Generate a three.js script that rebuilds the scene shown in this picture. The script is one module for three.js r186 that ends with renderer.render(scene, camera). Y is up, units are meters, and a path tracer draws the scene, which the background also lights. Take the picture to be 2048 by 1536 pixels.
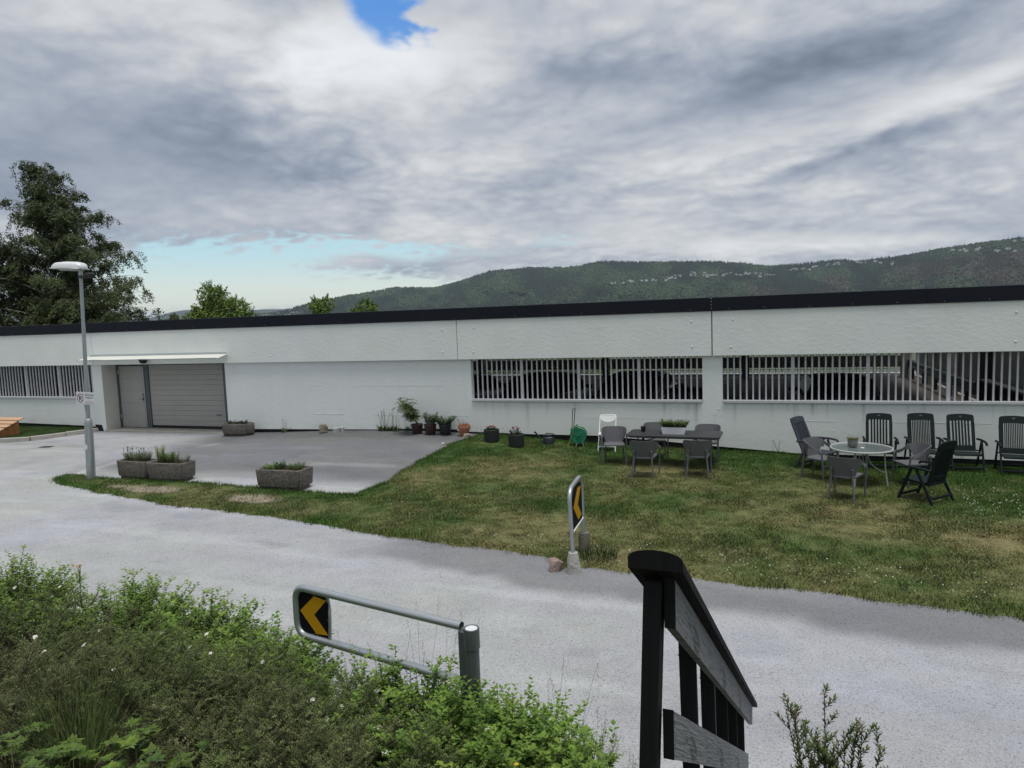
import * as THREE from 'three';
import { mergeGeometries, mergeVertices, toCreasedNormals } from 'three/addons/utils/BufferGeometryUtils.js';
import { RoundedBoxGeometry } from 'three/addons/geometries/RoundedBoxGeometry.js';

const R = (d) => d * Math.PI / 180;
const V = (x, y, z) => new THREE.Vector3(x, y, z);
const clamp = (x, a = 0, b = 1) => Math.min(b, Math.max(a, x));
const sstep = (a, b, x) => { const t = clamp((x - a) / (b - a)); return t * t * (3 - 2 * t); };
const lerp = (a, b, t) => a + (b - a) * t;
function rng(seed) { let a = seed >>> 0; return () => { a = (a + 0x6D2B79F5) | 0; let t = Math.imul(a ^ (a >>> 15), 1 | a); t = (t + Math.imul(t ^ (t >>> 7), 61 | t)) ^ t; return ((t ^ (t >>> 14)) >>> 0) / 4294967296; }; }
const HASH = new Float32Array(65536); { const r = rng(77); for (let i = 0; i < 65536; i++) HASH[i] = r(); }
// value noise on a lattice that repeats every p cells (p a whole number, at most 256)
function noise(x, y, p = 256) {
  const xf = Math.floor(x), yf = Math.floor(y); let fx = x - xf, fy = y - yf;
  fx = fx * fx * (3 - 2 * fx); fy = fy * fy * (3 - 2 * fy);
  const x0 = ((xf % p) + p) % p, y0 = ((yf % p) + p) % p, x1 = (x0 + 1) % p, y1 = (y0 + 1) % p;
  const a = HASH[x0 + (y0 << 8)], b = HASH[x1 + (y0 << 8)], c = HASH[x0 + (y1 << 8)], d = HASH[x1 + (y1 << 8)];
  return a + (b - a) * fx + (c - a) * fy + (a - b - c + d) * fx * fy;
}
function fbm(x, y, o = 4, p = 256) { let s = 0, a = 0.5, n = 0; for (let i = 0; i < o; i++) { s += a * noise(x + i * 17, y + i * 31, p); n += a; a *= 0.5; x *= 2; y *= 2; p = Math.min(256, p * 2); } return s / n; }

// gradient noise, for clouds
const GX = HASH.map((h) => Math.cos(h * 6.2831853)), GY = HASH.map((h) => Math.sin(h * 6.2831853));
function pnoise(x, y) {
  const xf = Math.floor(x), yf = Math.floor(y), fx = x - xf, fy = y - yf, u = fx * fx * fx * (fx * (fx * 6 - 15) + 10), v = fy * fy * fy * (fy * (fy * 6 - 15) + 10);
  const gr = (i, j, a, b) => { const h = (i & 255) + ((j & 255) << 8); return GX[h] * a + GY[h] * b; };
  return lerp(lerp(gr(xf, yf, fx, fy), gr(xf + 1, yf, fx - 1, fy), u), lerp(gr(xf, yf + 1, fx, fy - 1), gr(xf + 1, yf + 1, fx - 1, fy - 1), u), v);
}
function cloudNoise(x, y, o) { let s = 0, a = 0.5, n = 0; for (let i = 0; i < o; i++) { s += a * pnoise(x, y); n += a; a *= 0.52; const q = x * 1.6 - y * 1.2 + 13.7; y = x * 1.2 + y * 1.6 + 5.1; x = q; } return s / n; } // about -0.5 .. 0.5

function billow(x, y, o) { let s = 0, a = 0.5, n = 0; for (let i = 0; i < o; i++) { s += a * Math.abs(pnoise(x, y)); n += a; a *= 0.5; const q = x * 1.6 - y * 1.2 + 3.7; y = x * 1.2 + y * 1.6 + 9.1; x = q; } return s / n; } // 0 .. 0.6, dark creases at 0
// ---------------------------------------------------------------- camera, sky, sun, exposure
const scene = new THREE.Scene();
const camera = new THREE.PerspectiveCamera(56.8, 4 / 3, 0.05, 40000);
camera.rotation.order = 'YXZ';
camera.position.set(0, 3.386, 0);
camera.rotation.set(R(-5.40), R(19.53), R(-2.047));
const renderer = new THREE.WebGLRenderer({ antialias: true });
renderer.toneMapping = THREE.LinearToneMapping;
renderer.toneMappingExposure = 2.0;
renderer.shadowMap.enabled = true;
const EXPOSURE = 2.0;

const blob = (az, el, a0, e0, ra, re) => { let da = az - a0; if (da > 180) da -= 360; if (da < -180) da += 360; const q = (da / ra) ** 2 + ((el - e0) / re) ** 2; return q > 9 ? 0 : Math.exp(-q); };
function skyAt(x, y, z, out) {
  let el = Math.asin(y) * 57.29578, az = Math.atan2(x, -z) * 57.29578;
  const k = 1.25 / (y + 0.19), u = x * k, v = z * k;
  const wx = cloudNoise(u * 0.7 + 11, v * 0.7 + 3, 3), wy = cloudNoise(u * 0.7 + 41, v * 0.7 + 23, 3);
  const big = 0.5 + cloudNoise(u * 0.5 + 60, v * 0.6 + 30, 4);
  const puff = billow(u * 1.7 + wx * 0.5 + 20, v * 1.9 + wy * 0.5 + 50, 6);
  const mid = 0.5 + 0.75 * cloudNoise(u * 1.5 + wx * 0.5 + 90, v * 1.8 + wy * 0.5 + 70, 6) + 0.9 * (puff - 0.2);
  const fine = 0.5 + 1.6 * (billow(u * 6.5 + wx + 7, v * 6.5 + wy + 3, 5) - 0.2) + 0.3 * cloudNoise(u * 9, v * 9, 3);
  const az0 = az, el0 = el; az += 9 * wx + 2.5 * (fine - 0.5); el += (3.2 * wy + 1.2 * (fine - 0.5)) * sstep(0, 8, el0);
  // air without cloud: pale yellow at the horizon, cyan above, deeper blue high up
  const t1 = sstep(1.2, 6.5, el0), t2 = sstep(6, 24, el0);
  let r = lerp(lerp(0.84, 0.50, t1), 0.11, t2), g = lerp(lerp(0.88, 0.76, t1), 0.31, t2), b = lerp(lerp(0.76, 0.86, t1), 0.74, t2);
  const gap = 1.15 * blob(az, el, -41, 5.0, 10, 2.1) + 0.85 * blob(az, el, -29, 5.6, 6.5, 0.9) + 1.0 * blob(az, el, -42, 2.2, 14, 2.2) + 0.75 * blob(az, el, -27, 2.6, 9, 1.2)
    + 1.0 * blob(az, el, -29.0, 22.8, 2.6, 1.6) + 0.95 * blob(az, el, -26.4, 21.0, 2.6, 1.1) + 0.7 * blob(az, el, -27.5, 24.5, 4, 2)
    + 0.6 * blob(az, el, 8, 4.2, 9, 0.5) + 0.55 * blob(az, el, -13, 6.0, 8, 0.7) + 0.4 * blob(az, el, -20, 5, 5, 0.5) + 0.3 * sstep(2, 0, el0);
  const cover = sstep(0.22, 0.62, mid * 0.55 + fine * 0.45 + 0.40 - gap * 0.56);
  // light of the cloud base: thick parts dark, thin parts and edges bright
  const calm = 1 - 0.6 * blob(az, el, -50, 13, 14, 5.5) - 0.35 * blob(az, el, -2, 17, 11, 3), slant = (a0, e0, ra, re, s) => blob(az, el - s * (az - a0), a0, e0, ra, re);
  let L = 0.49 + 0.30 * (0.5 - big) + (0.46 * (mid - 0.5) + 0.20 * (fine - 0.5)) * calm;
  L += 0.26 * blob(az, el, -34, 18.5, 5, 3.2) + 0.30 * blob(az, el, -29, 20.5, 6, 2.8) + 0.10 * blob(az, el, -45, 20, 8, 2.4) + 0.10 * blob(az, el, -24, 12.5, 9, 3)
    - 0.20 * blob(az, el, -51, 12, 11, 4.6) - 0.13 * blob(az, el, -41, 12.5, 7, 4) - 0.08 * blob(az, el, -30, 9.5, 9, 2) - 0.24 * slant(0, 16.4, 10, 2.0, 0.22) - 0.14 * blob(az, el, -12, 18.5, 6, 1.6) - 0.12 * blob(az, el, -20, 16, 4, 1.6)
    + 0.24 * slant(9, 12.6, 8, 1.1, 0.3) + 0.12 * slant(-2, 11.5, 8, 0.9, 0.18) - 0.10 * slant(6, 10.4, 11, 0.9, 0.25) + 0.16 * blob(az, el, 2, 4.4, 14, 0.9) + 0.12 * blob(az, el, -14, 6.2, 9, 0.9);
  const e2 = sstep(24, 40, el0); L = lerp(L, 0.50 + 0.5 * (0.5 - big) + 0.4 * (mid - 0.5), e2);
  L += (1 - cover) * 0.10;
  L = 0.16 + 0.66 * sstep(-0.06, 1.0, L) + 0.06 * L;
  const s = sstep(0.2, 0.7, L);
  const cr = L * lerp(0.80, 0.98, s), cg = L * lerp(0.96, 1.01, s), cb = L * lerp(1.25, 1.05, s);
  out[0] = lerp(r, cr, cover); out[1] = lerp(g, cg, cover); out[2] = lerp(b, cb, cover);
}
{
  const W = 4096, H = 2048, data = new Float32Array(W * H * 4), c = [0, 0, 0];
  for (let j = 0; j < H; j++) {
    const el = ((j + 0.5) / H - 0.5) * Math.PI, y = Math.sin(el), cl = Math.cos(el);
    const coarse = el < 0 || el > R(40) ? 8 : 1;
    for (let i = 0; i < W; i++) {
      const o = (j * W + i) * 4;
      if (i % coarse === 0) {
        if (el < 0) { c[0] = 0.2; c[1] = 0.22; c[2] = 0.2; }
        else { const a = ((i + coarse / 2) / W - 0.5) * 2 * Math.PI; skyAt(Math.cos(a) * cl, y, Math.sin(a) * cl, c); }
      }
      for (let k = 0; k < 3; k++) data[o + k] = c[k] / EXPOSURE;
      data[o + 3] = 1;
    }
  }
  const t = new THREE.DataTexture(data, W, H, THREE.RGBAFormat, THREE.FloatType);
  t.mapping = THREE.EquirectangularReflectionMapping; t.magFilter = THREE.LinearFilter; t.needsUpdate = true;
  scene.background = t; scene.environment = t;
}
const sun = new THREE.DirectionalLight(0xfffaf3, 1.5);
sun.position.set(6, 62, -6); sun.target.position.set(-4, 0, -14);
sun.castShadow = true; sun.shadow.radius = 52;
Object.assign(sun.shadow.camera, { left: -50, right: 50, top: 50, bottom: -50, near: 1, far: 200 });
scene.add(sun, sun.target);

scene.fog = new THREE.FogExp2(0xb4c6d6, 0.000042);

// ---------------------------------------------------------------- builders
const taken = new Map();
function numbered(n) { const k = taken.get(n) || 0; taken.set(n, k + 1); return k ? `${n}_${String(k).padStart(3, '0')}` : n; }
function tag(o, label, category, group, kind) { Object.assign(o.userData, { label }); if (category) o.userData.category = category; if (group) o.userData.group = group; if (kind) o.userData.kind = kind; return o; }
function thing(name, label, category, pos = [0, 0, 0], turn = 0, group) { const o = new THREE.Group(); o.name = numbered(name); o.position.set(...pos); o.rotation.y = turn; scene.add(o); return tag(o, label, category, group); }
function obj(name, geo, mat, parent = scene) {
  const g = Array.isArray(geo) ? merge(geo) : geo;
  const m = new THREE.Mesh(g, mat); m.name = parent === scene ? numbered(name) : name; m.castShadow = m.receiveShadow = true; parent.add(m); return m;
}
function struct(name, geo, mat, label) { const o = obj(name, geo, mat); o.userData.kind = 'structure'; if (label) o.userData.label = label; return o; }
function dup(root, pos, turn, label, group) { const c = root.clone(); c.name = numbered(root.name.replace(/_\d{3}$/, '')); c.userData = { ...root.userData }; if (label) c.userData.label = label; if (group) c.userData.group = group; c.position.set(...pos); c.rotation.y = turn; scene.add(c); return c; }
function clean(g) { g = g.index ? g.toNonIndexed() : g; for (const k of Object.keys(g.attributes)) if (!['position', 'normal', 'uv', 'color'].includes(k)) g.deleteAttribute(k); return g; }
function merge(list) {
  const l = list.map(clean); const col = l.some((g) => g.attributes.color);
  for (const g of l) { const n = g.attributes.position.count; if (!g.attributes.uv) g.setAttribute('uv', new THREE.BufferAttribute(new Float32Array(n * 2), 2)); if (col && !g.attributes.color) g.setAttribute('color', new THREE.BufferAttribute(new Float32Array(n * 3).fill(1), 3)); }
  return l.length === 1 ? l[0] : mergeGeometries(l);
}
// texture coordinates in metres, from the main direction of each face
function metric(g, k = 1) {
  g = clean(g); const p = g.attributes.position, n = g.attributes.normal, uv = new Float32Array(p.count * 2);
  for (let i = 0; i < p.count; i++) {
    const ax = Math.abs(n.getX(i)), ay = Math.abs(n.getY(i)), az = Math.abs(n.getZ(i)), x = p.getX(i), y = p.getY(i), z = p.getZ(i);
    const q = ay > ax && ay > az ? [x, z] : ax > az ? [z, y] : [x, y];
    uv[2 * i] = q[0] * k; uv[2 * i + 1] = q[1] * k;
  }
  g.setAttribute('uv', new THREE.BufferAttribute(uv, 2)); return g;
}
function put(g, x = 0, y = 0, z = 0, rx = 0, ry = 0, rz = 0) { if (rz) g.rotateZ(rz); if (rx) g.rotateX(rx); if (ry) g.rotateY(ry); return g.translate(x, y, z); }
const box = (w, h, d, x = 0, y = 0, z = 0, rx = 0, ry = 0, rz = 0) => put(new THREE.BoxGeometry(w, h, d), x, y, z, rx, ry, rz);
const span = (x0, x1, y0, y1, z0, z1) => box(x1 - x0, y1 - y0, z1 - z0, (x0 + x1) / 2, (y0 + y1) / 2, (z0 + z1) / 2);
const rbox = (w, h, d, r, x = 0, y = 0, z = 0, rx = 0, ry = 0, rz = 0) => put(new RoundedBoxGeometry(w, h, d, 2, Math.min(r, w / 2.05, h / 2.05, d / 2.05)), x, y, z, rx, ry, rz);
const cyl = (r0, r1, h, x = 0, y = 0, z = 0, rx = 0, rz = 0, n = 16) => put(new THREE.CylinderGeometry(r0, r1, h, n), x, y, z, rx, 0, rz);
const lathe = (pts, n = 24) => new THREE.LatheGeometry(pts.map(([x, y]) => new THREE.Vector2(x, y)), n);
function bar(a, b, w, h, r = 0) { // a squared bar from a to b
  const A = V(...a), B = V(...b), l = A.distanceTo(B), g = r ? new RoundedBoxGeometry(w, h, l, 2, r) : new THREE.BoxGeometry(w, h, l);
  const m = new THREE.Matrix4().lookAt(A, B, Math.abs(B.y - A.y) > 0.98 * l ? V(0, 0, 1) : V(0, 1, 0)); m.setPosition(A.clone().add(B).multiplyScalar(0.5)); return g.applyMatrix4(m);
}
function rod(a, b, r0, r1 = r0, n = 8) { const A = V(...a), B = V(...b), g = new THREE.CylinderGeometry(r1, r0, A.distanceTo(B), n); g.applyQuaternion(new THREE.Quaternion().setFromUnitVectors(V(0, 1, 0), B.clone().sub(A).normalize())); const c = A.add(B).multiplyScalar(0.5); return g.translate(c.x, c.y, c.z); }
function tube(pts, r, seg = 40, n = 10, closed = false, tension = 0.5) { return new THREE.TubeGeometry(new THREE.CatmullRomCurve3(pts.map((p) => V(...p)), closed, 'catmullrom', tension), seg, r, n, closed); }
function bent(pts, rad, r, n = 12) { // a pipe with rounded corners
  const P = pts.map((p) => V(...p)), path = new THREE.CurvePath(); let from = P[0];
  for (let i = 1; i < P.length - 1; i++) { const a = P[i].clone().lerp(P[i - 1], rad / P[i].distanceTo(P[i - 1])), b = P[i].clone().lerp(P[i + 1], rad / P[i].distanceTo(P[i + 1])); path.add(new THREE.LineCurve3(from, a)); path.add(new THREE.QuadraticBezierCurve3(a, P[i], b)); from = b; }
  path.add(new THREE.LineCurve3(from, P[P.length - 1]));
  return new THREE.TubeGeometry(path, P.length * 24, r, n, false);
}
function prism(pts, d, bevel = 0) { const s = new THREE.Shape(pts.map(([x, y]) => new THREE.Vector2(x, y))); return new THREE.ExtrudeGeometry(s, { depth: d, bevelEnabled: bevel > 0, bevelSize: bevel, bevelThickness: bevel, bevelSegments: 2 }); }
function grid(xs, zs, h, col) { // a sheet over the lines xs, zs at height h(x, z)
  const nx = xs.length, nz = zs.length, pos = new Float32Array(nx * nz * 3), uv = new Float32Array(nx * nz * 2), idx = [], c = col && new Float32Array(nx * nz * 3);
  for (let j = 0; j < nz; j++) for (let i = 0; i < nx; i++) { const k = j * nx + i; pos[3 * k] = xs[i]; pos[3 * k + 1] = h(xs[i], zs[j]); pos[3 * k + 2] = zs[j]; uv[2 * k] = xs[i]; uv[2 * k + 1] = zs[j]; if (c) c.set(col(xs[i], zs[j]), 3 * k); }
  for (let j = 0; j < nz - 1; j++) for (let i = 0; i < nx - 1; i++) { const a = j * nx + i; idx.push(a, a + nx, a + 1, a + 1, a + nx, a + nx + 1); }
  const g = new THREE.BufferGeometry(); g.setAttribute('position', new THREE.BufferAttribute(pos, 3)); g.setAttribute('uv', new THREE.BufferAttribute(uv, 2)); if (c) g.setAttribute('color', new THREE.BufferAttribute(c, 3)); g.setIndex(idx); g.computeVertexNormals(); return g;
}
const lines = (a, b, s) => { const n = Math.round((b - a) / s); return Array.from({ length: n + 1 }, (_, i) => a + (b - a) * i / n); };

// ---------------------------------------------------------------- textures and materials
const toSrgb = (x) => { x = clamp(x); return 255 * (x <= 0.0031308 ? 12.92 * x : 1.055 * x ** (1 / 2.4) - 0.055); };
function texture(n, m, f, color = true, size = [1, 1]) { // f(u, v) gives linear rgb, or a value for a data map; size in metres
  const d = new Uint8Array(n * m * 4);
  for (let j = 0; j < m; j++) for (let i = 0; i < n; i++) { const c = f((i + 0.5) / n, (j + 0.5) / m), o = (j * n + i) * 4; if (color) { d[o] = toSrgb(c[0]); d[o + 1] = toSrgb(c[1]); d[o + 2] = toSrgb(c[2]); } else d[o] = d[o + 1] = d[o + 2] = clamp(c) * 255; d[o + 3] = 255; }
  const t = new THREE.DataTexture(d, n, m); t.wrapS = t.wrapT = THREE.RepeatWrapping; t.magFilter = THREE.LinearFilter; t.colorSpace = color ? THREE.SRGBColorSpace : THREE.NoColorSpace; t.repeat.set(1 / size[0], 1 / size[1]); t.needsUpdate = true; return t;
}
const rgb = (r, g, b) => new THREE.Color().setRGB(r, g, b);
const mat = (c, roughness = 0.8, o = {}) => new THREE.MeshStandardMaterial({ color: c ? rgb(...c) : 0xffffff, roughness, ...o });
const phys = (c, roughness, o) => new THREE.MeshPhysicalMaterial({ color: rgb(...c), roughness, ...o });
const mottle = (c, amp, f, n = 512, size = [2, 2], tint = [0.02, 0, -0.02]) => texture(n, n, (u, v) => { const k = 1 + amp * (2 * fbm(u * f, v * f, 5, f) - 1), s = fbm(u * 4 + 9, v * 4, 3, 4) - 0.5; return c.map((x, i) => x * (k + tint[i] * s * 4)); }, true, size);
const rough = (f, n = 256, size = [1, 1]) => texture(n, n, (u, v) => fbm(u * f, v * f, 5, f), false, size);

const stuccoBump = texture(1024, 1024, (u, v) => { const a = fbm(u * 14 + 2 * fbm(u * 6, v * 6, 2, 6), v * 22, 3, 16), b = fbm(u * 90, v * 90, 3, 90); return 0.55 * Math.abs(2 * a - 1) + 0.45 * b; }, false, [2.4, 2.4]);
const M = {
  panel: mat(null, 0.85, { map: mottle([0.745, 0.785, 0.765], 0.05, 6, 512, [4, 4], [0.012, 0.004, -0.02]), bumpMap: stuccoBump, bumpScale: 0.0045 }),
  wall: mat(null, 0.8, { bumpMap: rough(24, 512, [1.5, 1.5]), bumpScale: 0.003, map: texture(1024, 256, (u, v) => { const x = u * 12, y = v * 3, k = 1 + 0.07 * (fbm(x * 0.7, y * 1.4, 4, 256) - 0.5) + 0.05 * (fbm(x * 6, y * 0.8, 3) - 0.5); const d = 1 - 0.22 * sstep(0.55, 0.8, fbm(x * 3, y * 5 + 4, 5)) * sstep(0.75, 0.1, y + 0.35 * fbm(x * 2, 7, 3)); return [0.755 * k * d, 0.795 * k * d, 0.785 * k * d * (0.9 + 0.1 * d)]; }, true, [12, 3]) }),
  streaked: mat(null, 0.8, { bumpMap: rough(24, 512, [1.5, 1.5]), bumpScale: 0.003, map: texture(2048, 256, (u, v) => { const x = u * 12, y = v * 3, k = 1 + 0.06 * (fbm(x * 0.7, y * 1.4, 4) - 0.5); const line = sstep(0.52, 0.85, fbm(x * 9, y * 0.25, 3)) * (0.5 + fbm(x * 2.3, 3.3, 2)); const len = 0.25 + 0.75 * noise(x * 7, 9.1); const d = 1 - 0.3 * line * sstep(1.1 - len, 1.1, y + 0.12 * (fbm(x * 12, y * 12, 3) - 0.5)); return [0.745 * k * d, 0.785 * k * d, 0.765 * k * d]; }, true, [12, 3]) }),
  reveal: mat(null, 0.85, { map: mottle([0.64, 0.62, 0.56], 0.06, 6, 256, [2, 2]), bumpMap: stuccoBump, bumpScale: 0.008 }),
  grille: mat([0.50, 0.515, 0.54], 0.5), tableMetal: mat([0.36, 0.38, 0.38], 0.45),
  flashing: phys([0.009, 0.011, 0.019], 0.55, { specularIntensity: 0.35 }),
  membrane: mat([0.008, 0.009, 0.011], 0.9, { bumpMap: rough(12, 256, [0.4, 0.4]), bumpScale: 0.006 }),
  doorSkin: mat(null, 0.55, { map: mottle([0.365, 0.36, 0.335], 0.07, 5, 256, [2, 2]) }),
  doorFrame: mat([0.10, 0.115, 0.12], 0.5, { metalness: 0.3 }),
  zinc: mat(null, 0.42, { metalness: 0.75, map: mottle([0.42, 0.46, 0.48], 0.16, 10, 256, [0.5, 0.5]), roughnessMap: null }),
  zincDark: mat(null, 0.5, { metalness: 0.6, map: mottle([0.13, 0.15, 0.155], 0.12, 10, 256, [0.5, 0.5]) }),
  darkSteel: mat([0.035, 0.036, 0.038], 0.5, { metalness: 0.5 }),
  black: mat([0.012, 0.012, 0.013], 0.55),
  rubber: mat([0.02, 0.02, 0.02], 0.9),
  concreteFloor: mat(null, 0.75, { map: mottle([0.17, 0.15, 0.13], 0.2, 5, 512, [5, 5]), bumpMap: rough(30, 256, [1, 1]), bumpScale: 0.004 }),
  concrete: mat(null, 0.9, { map: mottle([0.36, 0.35, 0.32], 0.22, 9, 512, [1.2, 1.2]), bumpMap: rough(24, 256, [0.5, 0.5]), bumpScale: 0.01 }),
  concreteOld: mat(null, 0.95, { map: texture(512, 512, (u, v) => { const k = 1 + 0.3 * (fbm(u * 8, v * 8, 5, 8) - 0.5), w = sstep(0.45, 0.7, fbm(u * 5 + 3, v * 5, 4, 5)); return [lerp(0.15, 0.045, w) * k, lerp(0.145, 0.05, w) * k, lerp(0.11, 0.03, w) * k]; }, true, [0.8, 0.8]), bumpMap: rough(20, 256, [0.3, 0.3]), bumpScale: 0.015 }),
  aggregate: mat(null, 0.95, { map: texture(512, 512, (u, v) => { const a = noise(u * 60, v * 60, 60), b = noise(u * 100 + 7, v * 100, 100), k = 0.7 + 0.6 * fbm(u * 6, v * 6, 3, 6); const s = sstep(0.3, 0.75, a) * 0.6 + 0.5 * sstep(0.7, 0.9, b); return [lerp(0.06, 0.27, s) * k, lerp(0.055, 0.245, s) * k, lerp(0.048, 0.22, s) * k]; }, true, [0.7, 0.7]), bumpMap: texture(512, 512, (u, v) => sstep(0.3, 0.75, noise(u * 60, v * 60, 60)), false, [0.7, 0.7]), bumpScale: 0.008 }),
  soil: mat(null, 1, { map: mottle([0.055, 0.042, 0.03], 0.5, 24, 256, [0.6, 0.6]), bumpMap: rough(24, 256, [0.4, 0.4]), bumpScale: 0.02 }),
  lampShell: mat([0.62, 0.64, 0.66], 0.35),
  white: mat([0.74, 0.76, 0.76], 0.4),
  resin: mat(null, 0.55, { map: mottle([0.105, 0.108, 0.118], 0.08, 8, 256, [0.5, 0.5]), bumpMap: texture(256, 256, (u, v) => 0.5 + 0.25 * (Math.sin(u * 200) > 0 ? 1 : -1) * (Math.sin(v * 200) > 0 ? 1 : -1), false, [0.35, 0.35]), bumpScale: 0.001 }),
  recliner: phys([1, 1, 1], 0.6, { map: mottle([0.007, 0.0145, 0.0155], 0.2, 6, 256, [0.6, 0.6]), specularIntensity: 0.4 }),
  reclinerFaded: mat(null, 0.55, { map: mottle([0.03, 0.034, 0.05], 0.2, 6, 256, [0.6, 0.6]) }),
  tableTop: mat(null, 0.45, { map: mottle([0.032, 0.034, 0.037], 0.3, 5, 256, [1.2, 1.2]) }),
  terracotta: mat(null, 0.85, { map: mottle([0.40, 0.165, 0.085], 0.18, 8, 256, [0.3, 0.3]) }),
  plum: mat([0.05, 0.022, 0.02], 0.6),
  navyPot: mat([0.02, 0.024, 0.032], 0.55),
  anthracite: mat(null, 0.7, { map: mottle([0.014, 0.015, 0.016], 0.2, 8, 128, [0.5, 0.5]) }),
  greyPot: mat(null, 0.6, { map: mottle([0.15, 0.16, 0.145], 0.1, 8, 128, [0.3, 0.3]) }),
  hoseGreen: mat([0.02, 0.20, 0.115], 0.35),
  hoseYellow: mat([0.26, 0.23, 0.06], 0.5),
  orange: mat(null, 0.7, { map: mottle([0.36, 0.15, 0.05], 0.18, 6, 256, [0.8, 0.8]) }),
  lidWood: mat(null, 0.8, { map: texture(256, 256, (u, v) => { const k = 0.8 + 0.4 * fbm(u * 3, v * 40, 4, 40); return [0.46 * k, 0.29 * k, 0.18 * k]; }, true, [1, 0.4]) }),
  signYellow: mat(null, 0.45, { map: mottle([0.53, 0.27, 0.004], 0.06, 6, 128, [0.4, 0.4]) }),
  signBlack: phys([0.005, 0.0055, 0.008], 0.6, { specularIntensity: 0.25 }),
  bark: mat(null, 0.95, { map: texture(128, 256, (u, v) => { const k = fbm(u * 6, v * 14, 4, 14), s = sstep(0.55, 0.7, fbm(u * 3, v * 30, 3, 30)); return [lerp(0.36, 0.04, s) * (0.7 + 0.6 * k), lerp(0.35, 0.035, s) * (0.7 + 0.6 * k), lerp(0.31, 0.03, s) * (0.7 + 0.6 * k)]; }, true, [1, 2]) }),
  twig: mat([0.06, 0.043, 0.03], 0.95),
  drytwig: mat([0.16, 0.115, 0.075], 0.95),
  greenStem: mat([0.07, 0.10, 0.03], 0.8),
  leaf: phys([1, 1, 1], 0.8, { vertexColors: true, side: THREE.DoubleSide, transmission: 0.3, thickness: 0, specularIntensity: 0.45 }),
  glossLeaf: phys([1, 1, 1], 0.65, { vertexColors: true, side: THREE.DoubleSide, transmission: 0.3, thickness: 0, specularIntensity: 0.6 }),
  petal: phys([0.78, 0.76, 0.70], 0.8, { side: THREE.DoubleSide, transmission: 0.2, thickness: 0 }),
  carGlass: phys([0.012, 0.014, 0.016], 0.06, { specularIntensity: 1 }),
  chrome: mat([0.55, 0.56, 0.58], 0.18, { metalness: 1 }),
};

// ---------------------------------------------------------------- ground, road, lawn, bank, valley
const WALL = -18.12;
function plain(x, z) { const n = Math.max(0, z + 18), q = Math.max(x, -12); return -0.05 - 0.010 * (Math.min(q, 14) + 10) - 0.012 * Math.min(n, 26) + 0.28 * Math.exp(-(((x + 9) / (x > -9 ? 4.2 : 5.5)) ** 2)) * Math.exp(-((n / 4) ** 2)) - 0.15 * sstep(0.3, 1.6, x) * Math.exp(-((n / 0.32) ** 2)); }
const toe = (x, z) => { const l = 0.942459 * x - 0.33432 * z, d = -0.33432 * x - 0.942459 * z; return -0.553 * (l - 0.9) - 0.833 * (d - 4.6); };
const land = (x, z) => plain(x, z) + Math.min(0.42 * Math.max(toe(x, z), 0), 1.9);
// signed distance inside a polygon (positive inside)
function inside(poly, x, z) {
  let d = 1e9, s = -1;
  for (let i = 0, j = poly.length - 1; i < poly.length; j = i++) {
    const [ax, az] = poly[j], [bx, bz] = poly[i], ex = bx - ax, ez = bz - az, t = clamp(((x - ax) * ex + (z - az) * ez) / (ex * ex + ez * ez));
    d = Math.min(d, (x - ax - ex * t) ** 2 + (z - az - ez * t) ** 2);
    if ((az > z) !== (bz > z) && x < (ax - bx) * (z - bz) / (az - bz) + bx) s = -s;
  }
  return s * Math.sqrt(d);
}
const LAWN = [[-16.15, -12.2], [-15.4, -11.74], [-13.6, -11.3], [-11.3, -10.8], [-9.8, -10.74], [-8.4, -10.6], [-6.7, -10.3], [-5.15, -10.05], [-3.85, -10.0], [-3.0, -9.95], [-2.75, -9.55], [-2.3, -9.62], [-1.54, -9.58], [-0.8, -9.6], [0.45, -9.55], [1.6, -9.42], [2.8, -9.33], [6, -9.2], [16, -9.0], [16, -18.3], [-7.3, -18.3], [-7.35, -17.5], [-7.66, -16.6], [-7.68, -14.6], [-7.72, -13.0], [-7.76, -12.2], [-8.9, -12.22], [-10.2, -12.33], [-11.6, -12.36], [-13.3, -12.35], [-15.15, -12.42], [-16.0, -12.5]];
const BED = [[-40, -15.0], [-26, -15.3], [-23.3, -15.72], [-22.5, -15.95], [-22.15, -16.5], [-21.82, -17.3], [-21.6, -18.3], [-40, -18.3]];
const edgeNoise = (x, z) => 0.10 * (fbm(x * 2.2 + 50, z * 2.2 + 50, 4) - 0.5);
const lawnIn = (x, z) => inside(LAWN, x, z) + 2.2 * edgeNoise(x, z);
const BARE = [[-12.55, -11.62, 0.75, 0.26], [-9.75, -11.5, 0.62, 0.3], [-13.6, -11.75, 0.3, 0.14]];
const bare = (x, z) => { let b = 0; for (const [cx, cz, a, c] of BARE) b = Math.max(b, sstep(1.25, 0.8, Math.hypot((x - cx) / a, (z - cz) / c) + 0.5 * (fbm(x * 4, z * 4, 3) - 0.5))); return b; };
function dryness(x, z) { // 0 lush .. 1 straw
  let d = 0.34 + 1.5 * (fbm(x * 0.55 + 5, z * 0.8 + 40, 4) - 0.5) + 0.6 * (fbm(x * 2.6, z * 2.6 + 9, 3) - 0.5);
  d -= 0.42 * sstep(-15.6, -17.2, z) + 0.26 * sstep(0.4, 3.2, x) * sstep(-13.0, -14.6, z) - 0.06;
  d -= 0.2 * sstep(0.55, 0.05, inside(LAWN, x, z)) * sstep(-6.5, -7.4, x);
  d += 0.16 * sstep(-11.2, -9.6, z) * sstep(-4, -1, x);
  return clamp(d);
}
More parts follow.
